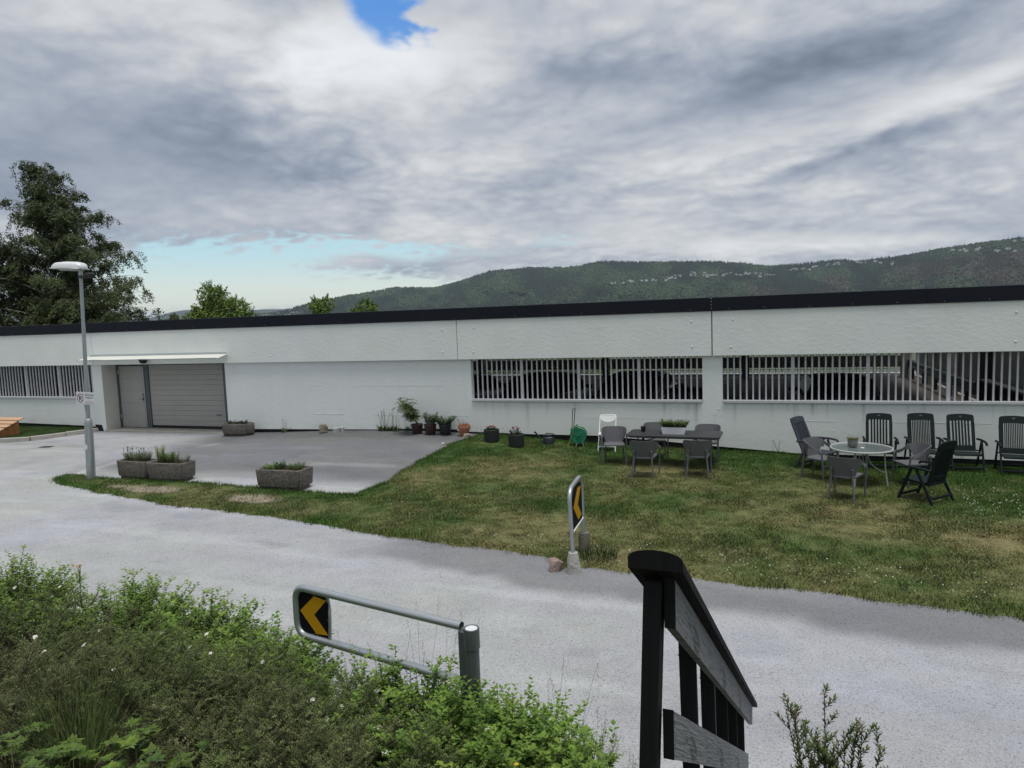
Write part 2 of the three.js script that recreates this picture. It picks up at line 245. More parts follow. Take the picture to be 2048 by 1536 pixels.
function lawnColor(x, z) { const d = dryness(x, z), b = bare(x, z), k = 0.74 + 0.4 * fbm(x * 6, z * 6, 3); return [lerp(lerp(0.060, 0.225, d), 0.33, b) * k, lerp(lerp(0.122, 0.200, d), 0.29, b) * k, lerp(lerp(0.020, 0.085, d), 0.21, b) * k]; }
const grainTex = texture(1024, 1024, (u, v) => { const a = noise(u * 256, v * 256, 256), b = noise(u * 150 + 5, v * 150, 150), c = fbm(u * 10, v * 10, 3, 10); const k = 0.84 + 0.30 * (a - 0.5) + 0.12 * (c - 0.5) + 0.36 * sstep(0.82, 0.95, b) - 0.34 * sstep(0.2, 0.06, a); return [k, k, k * 1.005]; }, true, [2.3, 2.3]);
const M_road = mat(null, 0.92, { vertexColors: true, map: grainTex, bumpMap: texture(512, 512, (u, v) => 0.6 * noise(u * 160, v * 160, 160) + 0.4 * fbm(u * 30, v * 30, 3, 30), false, [1.7, 1.7]), bumpScale: 0.008 });
const turfTex = texture(1024, 1024, (u, v) => { const a = noise(u * 200, v * 90, 200), b = fbm(u * 40, v * 40, 4, 40); const k = 0.5 + 0.55 * a + 0.5 * (b - 0.5); return [k, k, k]; }, true, [1.9, 1.9]);
const M_turf = mat(null, 1, { vertexColors: true, map: turfTex, bumpMap: turfTex, bumpScale: 0.03 });
const M_land = mat(null, 1, { map: mottle([0.055, 0.075, 0.032], 0.5, 12, 512, [300, 300]) });

function landFar(x, z) { // what lies round and beyond the yard, down to the valley
  if (z > -37.5) { const e = Math.max(0, Math.hypot(Math.max(0, Math.abs(x) - 60), Math.max(0, z - 30)) - 5); return land(clamp(x, -60, 60), Math.min(z, 14)) - 0.35 - (z < -17.6 ? 0.25 : 0) + 0.02 * Math.min(e, 400); }
  const q = -37.5 - z; return -0.6 - 42 * sstep(0, 190, q) - 30 * sstep(120, 900, q) + Math.min(q / 30, 1) * 0.6 * (fbm(x * 0.05 + 20, z * 0.05 + 20, 3) - 0.5);
}
{
  const xs = [...[-30000, -14000, -7000, -3500, -1800, -900, -450, -250, -150, -100, -75, -60], ...lines(-52, 32, 1), ...[40, 60, 75, 100, 150, 250, 450, 900, 1800, 3500, 7000, 14000, 30000]];
  const zs = [...[-30000, -14000, -7000, -3500, -1800, -1200, -900, -600, -400, -300, -220, -160, -120, -90, -70, -58, -50, -45, -41, -38.5], ...lines(-37, 14, 1), ...[20, 30, 60, 120, 300, 800, 3000, 12000]];
  struct('ground', grid(xs, zs, landFar), M_land, 'dull green land that falls away behind the garage into the valley');
}
const DUST = [[[-16.0, -12.6], [-16.0, -13.34], [-16.1, -14.3], [-15.7, -15.15], [-15.0, -16.3]], [[-10.2, -14.26], [-9.3, -14.4], [-8.2, -14.46]]];
function roadColor(x, z) {
  const d = -0.33432 * x - 0.942459 * z;
  let k = 0.375 * (1 + 0.26 * (fbm(x * 0.35 + 3, z * 1.1 + 20, 4) - 0.5) + 0.18 * (fbm(x * 1.7, z * 2.3, 4) - 0.5));
  k *= 1 + 0.15 * sstep(0.56, 0.74, fbm(x * 0.5 + 8, z * 2.6 + 2, 5)); // pale worn streaks along the way of the cars
  const yard = sstep(-12.6, -13.6, z) * sstep(-17.5, -15, x);
  k *= 1 - 0.56 * yard - 0.12 * sstep(-16.2, -17.6, z) * sstep(-16.5, -15.8, x);
  // the patch of newer, darker asphalt along the lawn's edge
  const e = -inside(LAWN, x, z); const patch = sstep(1.15, 0.75, e + 0.5 * (fbm(x * 1.3, z * 1.3 + 7, 3) - 0.5)) * sstep(-7.2, -4.6, x) * (z > -10.9 ? 1 : 0);
  k *= 1 - 0.44 * patch;
  for (const L of DUST) { let q = 9; for (let i = 1; i < L.length; i++) { const [ax, az] = L[i - 1], [bx, bz] = L[i], t = clamp(((x - ax) * (bx - ax) + (z - az) * (bz - az)) / ((bx - ax) ** 2 + (bz - az) ** 2)); q = Math.min(q, Math.hypot(x - ax - t * (bx - ax), z - az - t * (bz - az))); } k *= 1 + 0.45 * sstep(0.22, 0.03, q + 0.16 * (fbm(x * 3, z * 3 + 5, 3) - 0.5)) * sstep(0.35, 0.6, fbm(x * 2.2 + 9, z * 2.2, 3)); }
  const stain = sstep(0.64, 0.78, fbm(x * 0.8 + 70, z * 1.4 + 12, 4)); k *= 1 - 0.16 * stain;
  const hue = fbm(x * 0.5 + 33, z * 0.9 + 12, 3) - 0.5; return [k * (0.965 - 0.02 * hue), k * (1.0 - 0.05 * hue), k * (1.04 + 0.20 * hue + 0.02 * yard)];
}
struct('road', grid([...lines(-46, -20, 0.4), ...lines(-19.9, 9, 0.1), ...lines(9.4, 24, 0.4)], lines(-18.9, 5, 0.1), plain, roadColor), M_road, 'pale worn asphalt road and forecourt in front of the garage');
{
  const lawnY = (x, z) => { const q = lawnIn(x, z); return plain(x, z) + clamp(q * 0.35, -0.06, 0.035) + (q > 0 ? 0.03 * (fbm(x * 1.5, z * 1.5, 3) - 0.5) + 0.02 * (fbm(x * 6, z * 6, 2) - 0.5) * clamp(q * 4) : 0) - 0.02 * bare(x, z); };
  struct('lawn', grid(lines(-16.6, 15.8, 0.1), lines(-18.4, -8.8, 0.08), lawnY, lawnColor), M_turf, 'patchy lawn with straw coloured dry areas in front of the white wall');
  const bedY = (x, z) => plain(x, z) + clamp((inside(BED, x, z) - 0.1) * 1.2, -0.06, 0.115) + 0.02 * (fbm(x * 3, z * 3, 3) - 0.5);
  const bedCol = (x, z) => { const k = 0.85 + 0.4 * (fbm(x * 3, z * 3, 3) - 0.5); return [0.042 * k, 0.085 * k, 0.016 * k]; };
  struct('grass_verge', grid(lines(-34, -21.2, 0.15), lines(-18.4, -14.8, 0.12), bedY, bedCol), M_turf, 'short green grass strip behind the kerb stones');
  const bankY = (x, z) => land(x, z) - 0.05 + (toe(x, z) > 0 ? 0.06 * (fbm(x * 2, z * 2, 3) - 0.4) : -0.05);
  const bankCol = (x, z) => { const d = fbm(x * 1.4, z * 1.4, 4), k = 0.6 + 0.7 * fbm(x * 7, z * 7, 3); return [lerp(0.05, 0.11, d) * k, lerp(0.055, 0.085, d) * k, lerp(0.022, 0.05, d) * k]; };
  struct('bank', grid(lines(-16, 8, 0.2), lines(-9, 5, 0.2), bankY, bankCol), M_turf, 'overgrown slope below the stairs with dry stalks between the shrubs');
}
// grass blades: nobody could count them
function tuftGeo(n, h, spread, seed) {
  const r = rng(seed), p = [], nn = [];
  for (let i = 0; i < n; i++) { const a = r() * 6.28, d = spread * Math.sqrt(r()), x = d * Math.cos(a), z = d * Math.sin(a), t = r() * 6.28, hh = h * (0.55 + 0.6 * r()), lx = 1.1 * hh * (r() - 0.5) * 2, lz = 1.1 * hh * (r() - 0.5) * 2, w = 0.0035 + 0.002 * r(), cx = Math.cos(t) * w, cz = Math.sin(t) * w; p.push(x - cx, -0.01, z - cz, x + cx, -0.01, z + cz, x + lx, hh, z + lz); for (let k = 0; k < 3; k++) nn.push(-Math.sin(t) * 0.4, 0.9, Math.cos(t) * 0.4); }
  const g = new THREE.BufferGeometry(); g.setAttribute('position', new THREE.Float32BufferAttribute(p, 3)); g.setAttribute('normal', new THREE.Float32BufferAttribute(nn, 3)); return g;
}
const M_blade = phys([1, 1, 1], 0.9, { side: THREE.DoubleSide, transmission: 0.25, thickness: 0, specularIntensity: 0.3 });
function scatterGrass(name, label, n, seed, where, height, color, geo) {
  const r = rng(seed), m = new THREE.Matrix4(), q = new THREE.Quaternion(), list = [], cols = [];
  for (let i = 0; i < n; i++) { const s = where(r); if (!s) continue; const [x, y, z, k] = s, h = height(x, z, r) * k; q.setFromAxisAngle(V(0, 1, 0), r() * 6.28); list.push(new THREE.Matrix4().compose(V(x, y, z), q, V(0.8 + 0.5 * r(), h, 0.8 + 0.5 * r()))); cols.push(color(x, z, r)); }
  const im = new THREE.InstancedMesh(geo, M_blade, list.length); list.forEach((a, i) => { im.setMatrixAt(i, a); im.setColorAt(i, rgb(...cols[i])); }); im.name = numbered(name); tag(im, label, null, null, 'stuff'); im.castShadow = im.receiveShadow = true; scene.add(im); return im;
}
const tuft = tuftGeo(9, 0.04, 0.07, 5);
scatterGrass('lawn_grass', 'short mown grass blades covering the lawn', 150000, 21, (r) => { const x = lerp(-16.2, 10.5, r() ** 0.85), z = lerp(-18.3, -9.2, r()); const q = lawnIn(x, z); if (q < (r() < 0.5 ? 0.015 : -0.05) || x > 9.5 - 0.2 * (z + 9) || r() < bare(x, z) * 0.9) return null; return [x, plain(x, z) + clamp(q * 0.35, 0.0, 0.03), z, 1]; },
  (x, z, r) => (0.55 + 0.6 * r()) * (1.15 - 0.55 * dryness(x, z)) * (1 + 1.1 * sstep(0.3, 0.02, lawnIn(x, z)) * r()) * (z < -17.6 ? 1.15 : 1) * (x > 1 && z < -14 ? 1.35 : 1), (x, z, r) => { const c = lawnColor(x, z), k = 0.8 + 0.7 * r(); return [c[0] * k, c[1] * k * 1.04, c[2] * k]; }, tuft);
scatterGrass('verge_grass', 'green grass blades behind the kerb stones', 12000, 22, (r) => { const x = lerp(-30, -21.7, r()), z = lerp(-18.25, -15.3, r()); if (inside(BED, x, z) < 0.14) return null; return [x, plain(x, z) + 0.1, z, 1]; }, (x, z, r) => 0.8 + 0.8 * r(), (x, z, r) => { const k = 0.7 + 0.7 * r(); return [0.05 * k, 0.10 * k, 0.02 * k]; }, tuft);
scatterGrass('bank_grass', 'grass and dry stalks between the shrubs on the bank', 16000, 23, (r) => { const x = lerp(-13, 4, r()), z = lerp(-8, 0, r()); const t = toe(x, z); if (t < 0.15 + 0.25 * r() || t > 5) return null; return [x, land(x, z) - 0.04, z, 1]; }, (x, z, r) => 1.2 + 3.2 * r() * r(), (x, z, r) => { const d = r(), k = 0.6 + 0.6 * r(); return [lerp(0.05, 0.20, d * d) * k, lerp(0.09, 0.15, d * d) * k, lerp(0.025, 0.08, d * d) * k]; }, tuft);
{ // clover heads on the lawn
  const r = rng(31), g = new THREE.IcosahedronGeometry(0.009, 0), m = new THREE.Matrix4(), L = [];
  for (let i = 0; i < 380; i++) { const c = r() < 0.5 ? [4.2, -14.2, 1.8, 1.6] : [0.5, -10.2, 5, 0.7], x = c[0] + (r() + r() + r() - 1.5) * c[2], z = c[1] + (r() + r() - 1) * c[3]; if (lawnIn(x, z) < 0.1) continue; L.push([x, plain(x, z) + 0.05 + 0.035 * r(), z, 0.6 + 0.7 * r()]); }
  const im = new THREE.InstancedMesh(g, mat([0.6, 0.6, 0.52], 0.9), L.length); L.forEach(([x, y, z, s], i) => { m.makeScale(s, s * 0.8, s).setPosition(x, y, z); im.setMatrixAt(i, m); }); im.name = 'clover_flowers'; scene.add(im); tag(im, 'small white clover heads dotted over the lawn', null, null, 'stuff');
}
// ---------------------------------------------------------------- hills across the valley
const RIDGE = [[-70, 0.5], [-56, 0.5], [-50, 0.55], [-46.25, 0.62], [-39.84, 0.92], [-37.3, 1.07], [-34.3, 1.82], [-32, 2.22], [-28.5, 2.71], [-25.4, 2.62], [-23, 3.17], [-21, 3.77], [-17.8, 3.94], [-14.2, 3.87], [-12.2, 4.18], [-8.3, 3.96], [-4.5, 3.8], [-1.6, 3.56], [0.2, 3.2], [2.6, 3.2], [5.3, 3.35], [6.6, 3.16], [9.1, 3.34], [12.1, 3.72], [14.4, 3.93], [16.2, 3.99], [22, 4.3], [30, 4.0], [45, 3]];
const FAR = [[-75, 0.4], [-60, 0.8], [-52, 0.9], [-46.5, 0.95], [-45.7, 1.11], [-44.4, 1.5], [-41.9, 1.51], [-39.6, 1.33], [-38.7, 1.42], [-36.7, 1.36], [-35.5, 1.09], [-32, 0.9], [-20, 0.6]];
const along = (T, a) => { if (a <= T[0][0]) return T[0][1]; for (let i = 1; i < T.length; i++) if (a <= T[i][0]) { const q = (a - T[i - 1][0]) / (T[i][0] - T[i - 1][0]); return lerp(T[i - 1][1], T[i][1], q); } return T[T.length - 1][1]; };
function hillPoint(T, D0, D1, az, t, low, out = V(0, 0, 0)) { // t runs from the foot (0) to the ridge (1)
  const e = lerp(low, along(T, az) - 0.16 + 0.05 * (fbm(az * 0.9 + 30, 4, 3) - 0.5), t ** 0.9), D = lerp(D0, D1 * (0.92 + 0.16 * fbm(az * 0.12 + 40, 2, 2)), t) * (1 + 0.10 * Math.sin(Math.PI * t) * (fbm(az * 0.35 + 9, t * 5, 4) - 0.5) * 2);
  const a = R(az); return out.set(Math.sin(a) * D, 3.386 + Math.tan(R(e)) * D, -Math.cos(a) * D);
}
function hillMesh(T, D0, D1, a0, a1, da, nt, low) {
  const na = Math.round((a1 - a0) / da) + 1, P = [], uv = [], idx = [], v = V(0, 0, 0);
  for (let i = 0; i < na; i++) for (let j = 0; j <= nt; j++) { const az = a0 + i * da; hillPoint(T, D0, D1, az, Math.min(1, j / (nt - 1)), low, v); if (j === nt) { v.x *= 1.5; v.z *= 1.5; v.y = 40; } P.push(v.x, v.y, v.z); uv.push(v.x, v.z + v.y * 2); }
  for (let i = 0; i < na - 1; i++) for (let j = 0; j < nt; j++) { const a = i * (nt + 1) + j, b = a + nt + 1; idx.push(a, b, a + 1, a + 1, b, b + 1); }
  const g = new THREE.BufferGeometry(); g.setAttribute('position', new THREE.Float32BufferAttribute(P, 3)); g.setAttribute('uv', new THREE.Float32BufferAttribute(uv, 2)); g.setIndex(idx); g.computeVertexNormals(); return g;
}
const M_forest = mat(null, 1, { side: THREE.DoubleSide, map: mottle([0.018, 0.028, 0.016], 0.6, 20, 512, [600, 600]) });
struct('hills', hillMesh(RIDGE, 1500, 4300, -72, 46, 0.4, 40, -2.4), M_forest, 'long forested ridge across the valley');
struct('far_hills', hillMesh(FAR, 6000, 10500, -76, -18, 0.8, 14, -0.4), M_forest, 'low blue hills in the distance beyond the ridge');
{
  const r = rng(41), cone = mergeGeometries([new THREE.ConeGeometry(0.27, 0.72, 6, 1).translate(0, 0.64, 0), new THREE.ConeGeometry(0.36, 0.6, 6, 1).translate(0, 0.36, 0)].map(clean)), round = clean(new THREE.IcosahedronGeometry(0.42, 1));
  { const p = round.attributes.position, q = V(0, 0, 0); for (let i = 0; i < p.count; i++) { q.fromBufferAttribute(p, i); const k = 0.75 + 0.6 * noise(q.x * 7 + 20, q.y * 7 + q.z * 9 + 20); p.setXYZ(i, q.x * k * 0.85, q.y * k * 1.05 + 0.42, q.z * k * 0.85); } round.computeVertexNormals(); }
  const mk = (g, name, label, kind) => { const L = []; const n = kind ? 52000 : 70000;
    for (let i = 0; i < n; i++) { const az = lerp(-48, 18, r()), t = lerp(0.33, 1, Math.sqrt(r())); const f = fbm(az * 0.55 + 12, t * 5 + 3, 4) + (az > 2 ? -0.04 : 0); if ((f > 0.5 + 0.2 * (r() - 0.5)) !== !!kind) continue; const v = hillPoint(RIDGE, 1500, 4300, az, t, -2.4); const h = kind ? lerp(9, 16, r()) : lerp(11, 22, r() ** 1.3); const br = az > -1 && t < 0.86 ? sstep(0.45, 0.6, fbm(az * 0.4 + 80, t * 4, 3)) : 0; const k = (0.6 + 0.8 * r()) * (0.65 + 0.8 * fbm(az * 1.3 + 60, t * 9, 3)); L.push([v.x, v.y - 1, v.z, h, kind ? [lerp(0.032, 0.055, br) * k, lerp(0.052, 0.048, br) * k, lerp(0.022, 0.036, br) * k] : [lerp(0.016, 0.03, br) * k, lerp(0.028, 0.027, br) * k, 0.018 * k]]); }
    const im = new THREE.InstancedMesh(g, mat([1, 1, 1], 1), L.length), m = new THREE.Matrix4(); L.forEach(([x, y, z, h, c], i) => { m.makeScale(h * (kind ? 1 : 0.72), h, h * (kind ? 1 : 0.72)).setPosition(x, y, z); im.setMatrixAt(i, m); im.setColorAt(i, rgb(...c)); }); im.name = name; scene.add(im); tag(im, label, null, null, 'stuff'); };
  mk(cone, 'spruce_forest', 'dark spruce forest covering the ridge', 0); mk(round, 'leafy_forest', 'lighter leafy woods between the spruces on the ridge', 1);
}
{ // houses on the ridge
  const r = rng(51), wallW = mat([0.72, 0.72, 0.70], 0.8), roofD = mat([0.06, 0.055, 0.055], 0.9);
  const proto = thing('hillside_house', 'small pale house among trees on the distant ridge', 'house', [0, 0, 0], 0, 'pale houses scattered on the distant ridge');
  obj('wall', prism([[-6, -4], [6, -4], [6, 4.6], [0, 8.2], [-6, 4.6]], 9).translate(0, 0, -4.5), wallW, proto);
  obj('roof', [box(7.6, 0.5, 10.4, 3.3, 6.7, 0, 0, 0, -0.54), box(7.6, 0.5, 10.4, -3.3, 6.7, 0, 0, 0, 0.54)], roofD, proto);
  const C = [[-10.7, 2.28, 0.9, 0.06, 4], [-9.2, 2.33, 0.8, 0.05, 5], [-7.6, 2.33, 0.7, 0.06, 5], [-6.2, 2.52, 0.7, 0.1, 9], [-4.9, 2.74, 0.7, 0.1, 7], [-4.2, 2.5, 1.0, 0.12, 8], [-2.8, 2.55, 0.7, 0.08, 5], [-1.0, 2.52, 0.9, 0.12, 11], [0.6, 2.32, 0.8, 0.08, 6], [2.7, 2.65, 0.8, 0.08, 7], [4, 2.82, 0.7, 0.07, 6], [5.7, 2.88, 0.9, 0.07, 6], [7, 2.86, 0.6, 0.06, 4], [9, 2.7, 1.5, 0.2, 4], [13.2, 3.2, 1.0, 0.15, 7], [15.4, 3.05, 0.8, 0.15, 7], [16, 3.56, 0.5, 0.08, 3], [-38.6, 0.55, 1.2, 0.14, 9], [-37.2, 0.66, 1, 0.14, 8], [-35.8, 0.85, 0.8, 0.14, 5]];
  let first = true;
  for (const [az, el, da, de, n] of C) for (let i = 0; i < n; i++) {
    const a = az + (r() - 0.5) * 2 * da, e = el + (r() - 0.5) * 2 * de; let lo = 0, hi = 1; const v = V(0, 0, 0);
    for (let k = 0; k < 24; k++) { const mid = (lo + hi) / 2; hillPoint(RIDGE, 1500, 4300, a, mid, -2.4, v); if (Math.atan2(v.y - 3.386, Math.hypot(v.x, v.z)) < R(e)) lo = mid; else hi = mid; }
    const o = first ? proto : dup(proto, [0, 0, 0], 0); first = false; o.position.set(v.x * 0.994, v.y + 6.5, v.z * 0.994); o.rotation.y = r() * 3; const s = 0.7 + 0.5 * r(); o.scale.set(s * 1.2, s * 0.9, s);
  }
}

// ---------------------------------------------------------------- the parking garage
const garage = thing('parking_garage', 'long low white parking garage with a black roof edge and barred openings', 'garage', [0, 0, 0]);
{
  const G = (n, g, m, p = garage) => obj(n, g, m, p), W = (g) => metric(clean(g));
  const bottom = [[-40, 0.3], [-26.4, 0.24], [-25.4, 0.2], [-22.2, 0.15], [-21.69, 0.12]];
  const wallPiece = (x0, x1, y1, under) => { const pts = [[x0, y1], ...under.map(([x, y]) => [x, y]), [x1, y1]]; return prism(pts.reverse(), 0.2).translate(0, 0, WALL - 0.2); };
  const base = [[-16.05, 0.15], [-14.95, 0.17], [-12.65, 0.205], [-9.4, 0.26], [-7.7, 0.23], [-5.96, 0.2], [-4.16, 0.2], [-2.73, 0.12], [-1, -0.01], [0.73, -0.12], [4.77, -0.14], [18, -0.35]];
  const baseY = (x) => along(base, x);
  // walls below and beside the openings
  G('wall', W(wallPiece(-40, -21.69, 1.094, bottom)), M.wall);
  G('wall', W(merge([span(-21.69, -21.25, -0.3, 2.6, -18.72, WALL)])), M.wall);
  G('wall', W(wallPiece(-16.05, -7.62, 2.6, [[-16.05, 0.15], [-14.95, 0.17], [-12.65, 0.205], [-9.4, 0.26], [-7.7, 0.23], [-7.62, 0.23]])), M.wall);
  G('wall', W(wallPiece(-7.62, -1.41, 1.094, [[-7.62, 0.23], [-5.96, 0.2], [-4.16, 0.2], [-2.73, 0.12], [-1.41, 0.02]])), M.streaked);
  G('wall', W(wallPiece(-1.41, -0.93, 2.6, [[-1.41, 0.02], [-0.93, -0.01]])), M.wall);
  G('wall', W(wallPiece(-0.93, 18, 1.094, [[-0.93, -0.01], [0.73, -0.12], [4.77, -0.14], [18, -0.35]])), M.streaked);
  G('reveal', W(span(-21.25, -21.24, -0.1, 2.6, -18.72, WALL + 0.001)), M.reveal);
  // formwork ridges left in the concrete
  { const r = rng(61), L = []; for (const [y, x0, x1] of [[0.675, -40, -21.8], [0.68, -15.6, -7.7], [0.675, -7.6, -1.5], [0.665, -0.9, 18], [1.53, -13, -7.7], [1.525, -7.66, -7.64]]) for (let x = x0; x < x1; ) { const l = 0.5 + 1.6 * r(); if (r() < 0.72) { const e = Math.min(x + l, x1); L.push(span(x, e, y - 0.004, y + 0.002 + 0.004 * r(), WALL - 0.05, WALL + 0.003 + 0.003 * r())); } x += l + 0.1; }
    for (let i = 0; i < 60; i++) { const x = lerp(-7.5, 6, r()), y = lerp(0.3, 1.0, r()); if (y < baseY(x) + 0.08) continue; L.push(put(new THREE.IcosahedronGeometry(0.007 + 0.007 * r(), 0), x, y, WALL - 0.002)); }
    // the jagged patch beside the second pillar
    for (const [x, y, l, h] of [[-0.97, 1.0, 0.014, 0.1], [-1.02, 0.93, 0.11, 0.012], [-1.07, 0.86, 0.012, 0.14], [-1.13, 0.74, 0.013, 0.16], [-1.1, 0.79, 0.06, 0.012]]) L.push(span(x - l / 2, x + l / 2, y - h / 2, y + h / 2, WALL - 0.05, WALL + 0.007));
    G('formwork_ridge', L, M.wall).userData.kind = 'stuff'; }
  // black foundation membrane, set back under the white wall
  { const top = base.map(([x, y]) => [x, y + 0.05]); const pts = [[-16.05, -0.6], ...top, [18, -0.9]]; G('foundation', W(prism([...pts].reverse(), 0.16).translate(0, 0, WALL - 0.185)), M.membrane); G('foundation', W(prism([[-40, -0.5], [-21.69, -0.5], ...[...bottom].reverse().map(([x, y]) => [x, y + 0.04])], 0.16).translate(0, 0, WALL - 0.185)), M.membrane); G('foundation', W(prism([[-9.95, 0.27], [-9.93, 0.16], [-8.1, 0.16], [-8.1, 0.285], [-9.2, 0.3]].reverse(), 0.02).translate(0, 0, WALL + 0.001)), M.membrane); G('foundation', W(prism([[-21.72, 0.2], [-21.72, -0.1], [-21.35, -0.1], [-21.45, 0.19]].reverse(), 0.02).translate(0, 0, WALL + 0.001)), M.membrane); }
  // fascia panels with open joints and bolt heads
  const joints = [-41.8, -35.0, -28.2, -21.45, -7.95, -1.17, 5.61, 12.4, 18];
  for (let i = 0; i < joints.length - 1; i++) {
    const g0 = i === 5 ? 0.016 : 0.009; G('fascia_panel', W(rbox(joints[i + 1] - joints[i] - 2 * g0, 1.12, 0.24, 0.008, (joints[i] + joints[i + 1]) / 2, 2.821, -18.12)), M.panel);
    if (i > 0) G('joint_strip', span(joints[i] - 0.03, joints[i] + 0.03, 2.27, 3.36, -18.16, -18.08), M.membrane);
  }
  const boltG = clean(lathe([[0, 0.012], [0.014, 0.011], [0.026, 0.004], [0.028, 0]], 10).rotateX(Math.PI / 2));
  for (const [x, y] of [[-28.7, 3.13], [-28.7, 2.47], [-27.75, 3.13], [-27.75, 2.47], [-21.93, 3.15], [-21.94, 2.47], [-21.0, 3.13], [-14.21, 3.13], [-14.19, 2.47], [-8.39, 3.1], [-8.39, 2.47], [-7.43, 3.12], [-7.47, 2.46], [-1.65, 3.11], [-1.64, 2.49], [-0.68, 3.13], [-0.72, 2.47], [5.13, 3.1], [5.13, 2.47]]) { const b = G('bolt', boltG, M.panel); b.position.set(x, y, -17.999); }
  // black roof edge in lengths, with its upstand and screws
  const seams = [-41.8, -34, -27.1, -20.3, -13.6, -6.15, -1.17, 0.75, 3.45, 5.61, 12, 18];
  for (let i = 0; i < seams.length - 1; i++) { const x0 = seams[i] + 0.003, x1 = seams[i + 1] - 0.003, dy = 0.002 * (i % 2); G('roof_edge', W(prism([[-17.965 - dy, 3.352], [-17.965 - dy, 3.675], [-18.0, 3.683 + dy], [-18.32, 3.66], [-18.32, 3.352]].map(([a, b]) => [-a, b]), x1 - x0).rotateY(Math.PI / 2).translate(x0, 0, 0)), M.flashing); }
  { const L = []; for (let x = -27; x < 8; x += 0.9) L.push(put(new THREE.SphereGeometry(0.008, 6, 4), x + 0.2 * noise(x, 3), 3.39 + 0.012 * noise(x * 3, 7), -17.966)); for (const y of [3.42, 3.5, 3.58, 3.66]) L.push(put(new THREE.SphereGeometry(0.011, 6, 4), -1.172, y, -17.963)); G('screws', L, M.zinc).userData.kind = 'stuff'; }
  G('roof', W(merge([span(-41.8, 6.2, 3.4, 3.6, -37.1, -18.32), span(-41.8, 18, 3.352, 3.69, -37.3, -37.1)])), M.membrane);
  G('ceiling', W(span(-41.8, 6.2, 2.62, 3.39, -37.1, -18.25)), M.concrete); G('lintel', W(span(6.2, 18, 2.4, 3.39, -18.7, -18.25)), M.white);
  for (let x = -35; x < 14; x += 6.88) { const cx = -0.78 + Math.round((x + 0.78) / 6.88) * 6.88; G('column', W(merge([span(cx - 0.17, cx + 0.17, -0.3, 2.61, -36.4, -36.06)])), M.concrete); }
  G('floor', W(span(-41.8, 18, -0.5, 0.0, -37.2, -18.75)), M.concreteFloor);
  G('floor', W(merge([span(-21.24, -16.06, -0.5, 0.02, -18.76, -18.05)])), M.concrete);
  for (const x of [-42, 17.8]) G('side_wall', W(span(x, x + 0.2, -0.5, 3.4, -37.1, -18.3)), M.concrete);
  G('kerb_ledge', W(span(-41.8, 18, -0.3, 0.13, -37.75, -37.25)), M.white);
  // barred openings: frame and single bars
  const grilleAt = (x0, x1, pitch, first, mull, z, y0, y1) => {
    const f = G('window_grille', [rbox(x1 - x0, 0.065, 0.16, 0.008, (x0 + x1) / 2, y0 + 0.032, z + 0.06), span(x0, x1, y1 - 0.1, y1 - 0.05, z - 0.02, z + 0.03)], M.grille);
    const thinG = clean(rbox(0.038, y1 - y0 - 0.06, 0.038, 0.005)), wideG = clean(rbox(0.078, y1 - y0 - 0.062, 0.05, 0.005));
    for (let x = first, k = 0; x < x1 - 0.02; x += pitch, k++) { const wide = mull.some((q) => Math.abs(q - x) < pitch * 0.5), px = wide ? mull.find((q) => Math.abs(q - x) < pitch * 0.5) : x; const b = obj('bar', wide ? wideG : thinG, M.grille, f); b.position.set(px, (y0 + y1) / 2 + 0.03, z + (wide ? 0.004 : 0)); }
  };
  grilleAt(-7.61, -1.42, 0.1442, -7.6, [-6.16, -4.575, -2.99], -18.2, 1.094, 2.38);
  grilleAt(-0.92, 8.5, 0.1476, -0.81, [0.68, 2.3, 3.93, 5.55], -18.2, 1.094, 2.38);
  grilleAt(-29.4, -21.7, 0.1473, -29.31, [-28.21, -26.59, -24.97, -23.35], -18.2, 1.094, 2.38);
  { // the far side: bars, and a guard rail of folded steel
    const L = [], z = -37.5; for (let x = -30; x < 7; x += 0.145) L.push(span(x, x + 0.03, 0.1, 2.62, z - 0.02, z + 0.02)); L.push(span(-30, 7, 0.3, 0.34, z - 0.03, z + 0.03)); G('far_grille', L, M.grille).userData.kind = 'stuff';
    const prof = [[0, 0.46], [0.05, 0.5], [0.05, 0.58], [0, 0.62], [0, 0.68], [0.05, 0.72], [0.05, 0.8], [0, 0.84], [-0.01, 0.84], [-0.01, 0.46]];
    G('far_beam', W(span(-41.7, 6.2, 0.47, 1.0, -36.9, -36.6)), M.concrete); G('guard_rail', prism(prof.map(([a, b]) => [-a, b]), 10.3).translate(6.2, 0.02, -36.2), M.zincDark); G('guard_rail', rbox(0.1, 0.42, 0.5, 0.04, 6.22, 0.66, -25.75), M.zincDark);
    for (let z = -35.5; z < -26; z += 2.2) G('rail_post', span(6.24, 6.34, 0, 0.84, z - 0.05, z + 0.05), M.darkSteel);
    for (const z of [-33.2, -29.4]) G('column', W(span(6.4, 6.62, 0, 2.6, z - 0.15, z + 0.15)), M.concrete);
    const C = []; for (let z = -37; z < -18.4; z += 0.11) C.push(span(6.66, 6.7, 0.12, 2.62, z, z + 0.06)); C.push(span(6.7, 6.76, 0.1, 2.62, -37, -18.4)); G('corrugated_wall', C, mat([0.5, 0.52, 0.52], 0.5)).userData.kind = 'stuff';
    G('ramp_wall', W(span(6.3, 6.5, 0, 0.92, -25.2, -18.6)), M.membrane); G('ramp_wall', W(span(6.28, 6.54, 0.922, 0.98, -25.2, -18.6)), M.zincDark); G('column', W(span(6.28, 6.6, 0, 2.6, -25.5, -25.21)), M.membrane);
  }
  // garage door of horizontal slats, narrow side door, frames
  const zD = -18.72, T = 2.3;
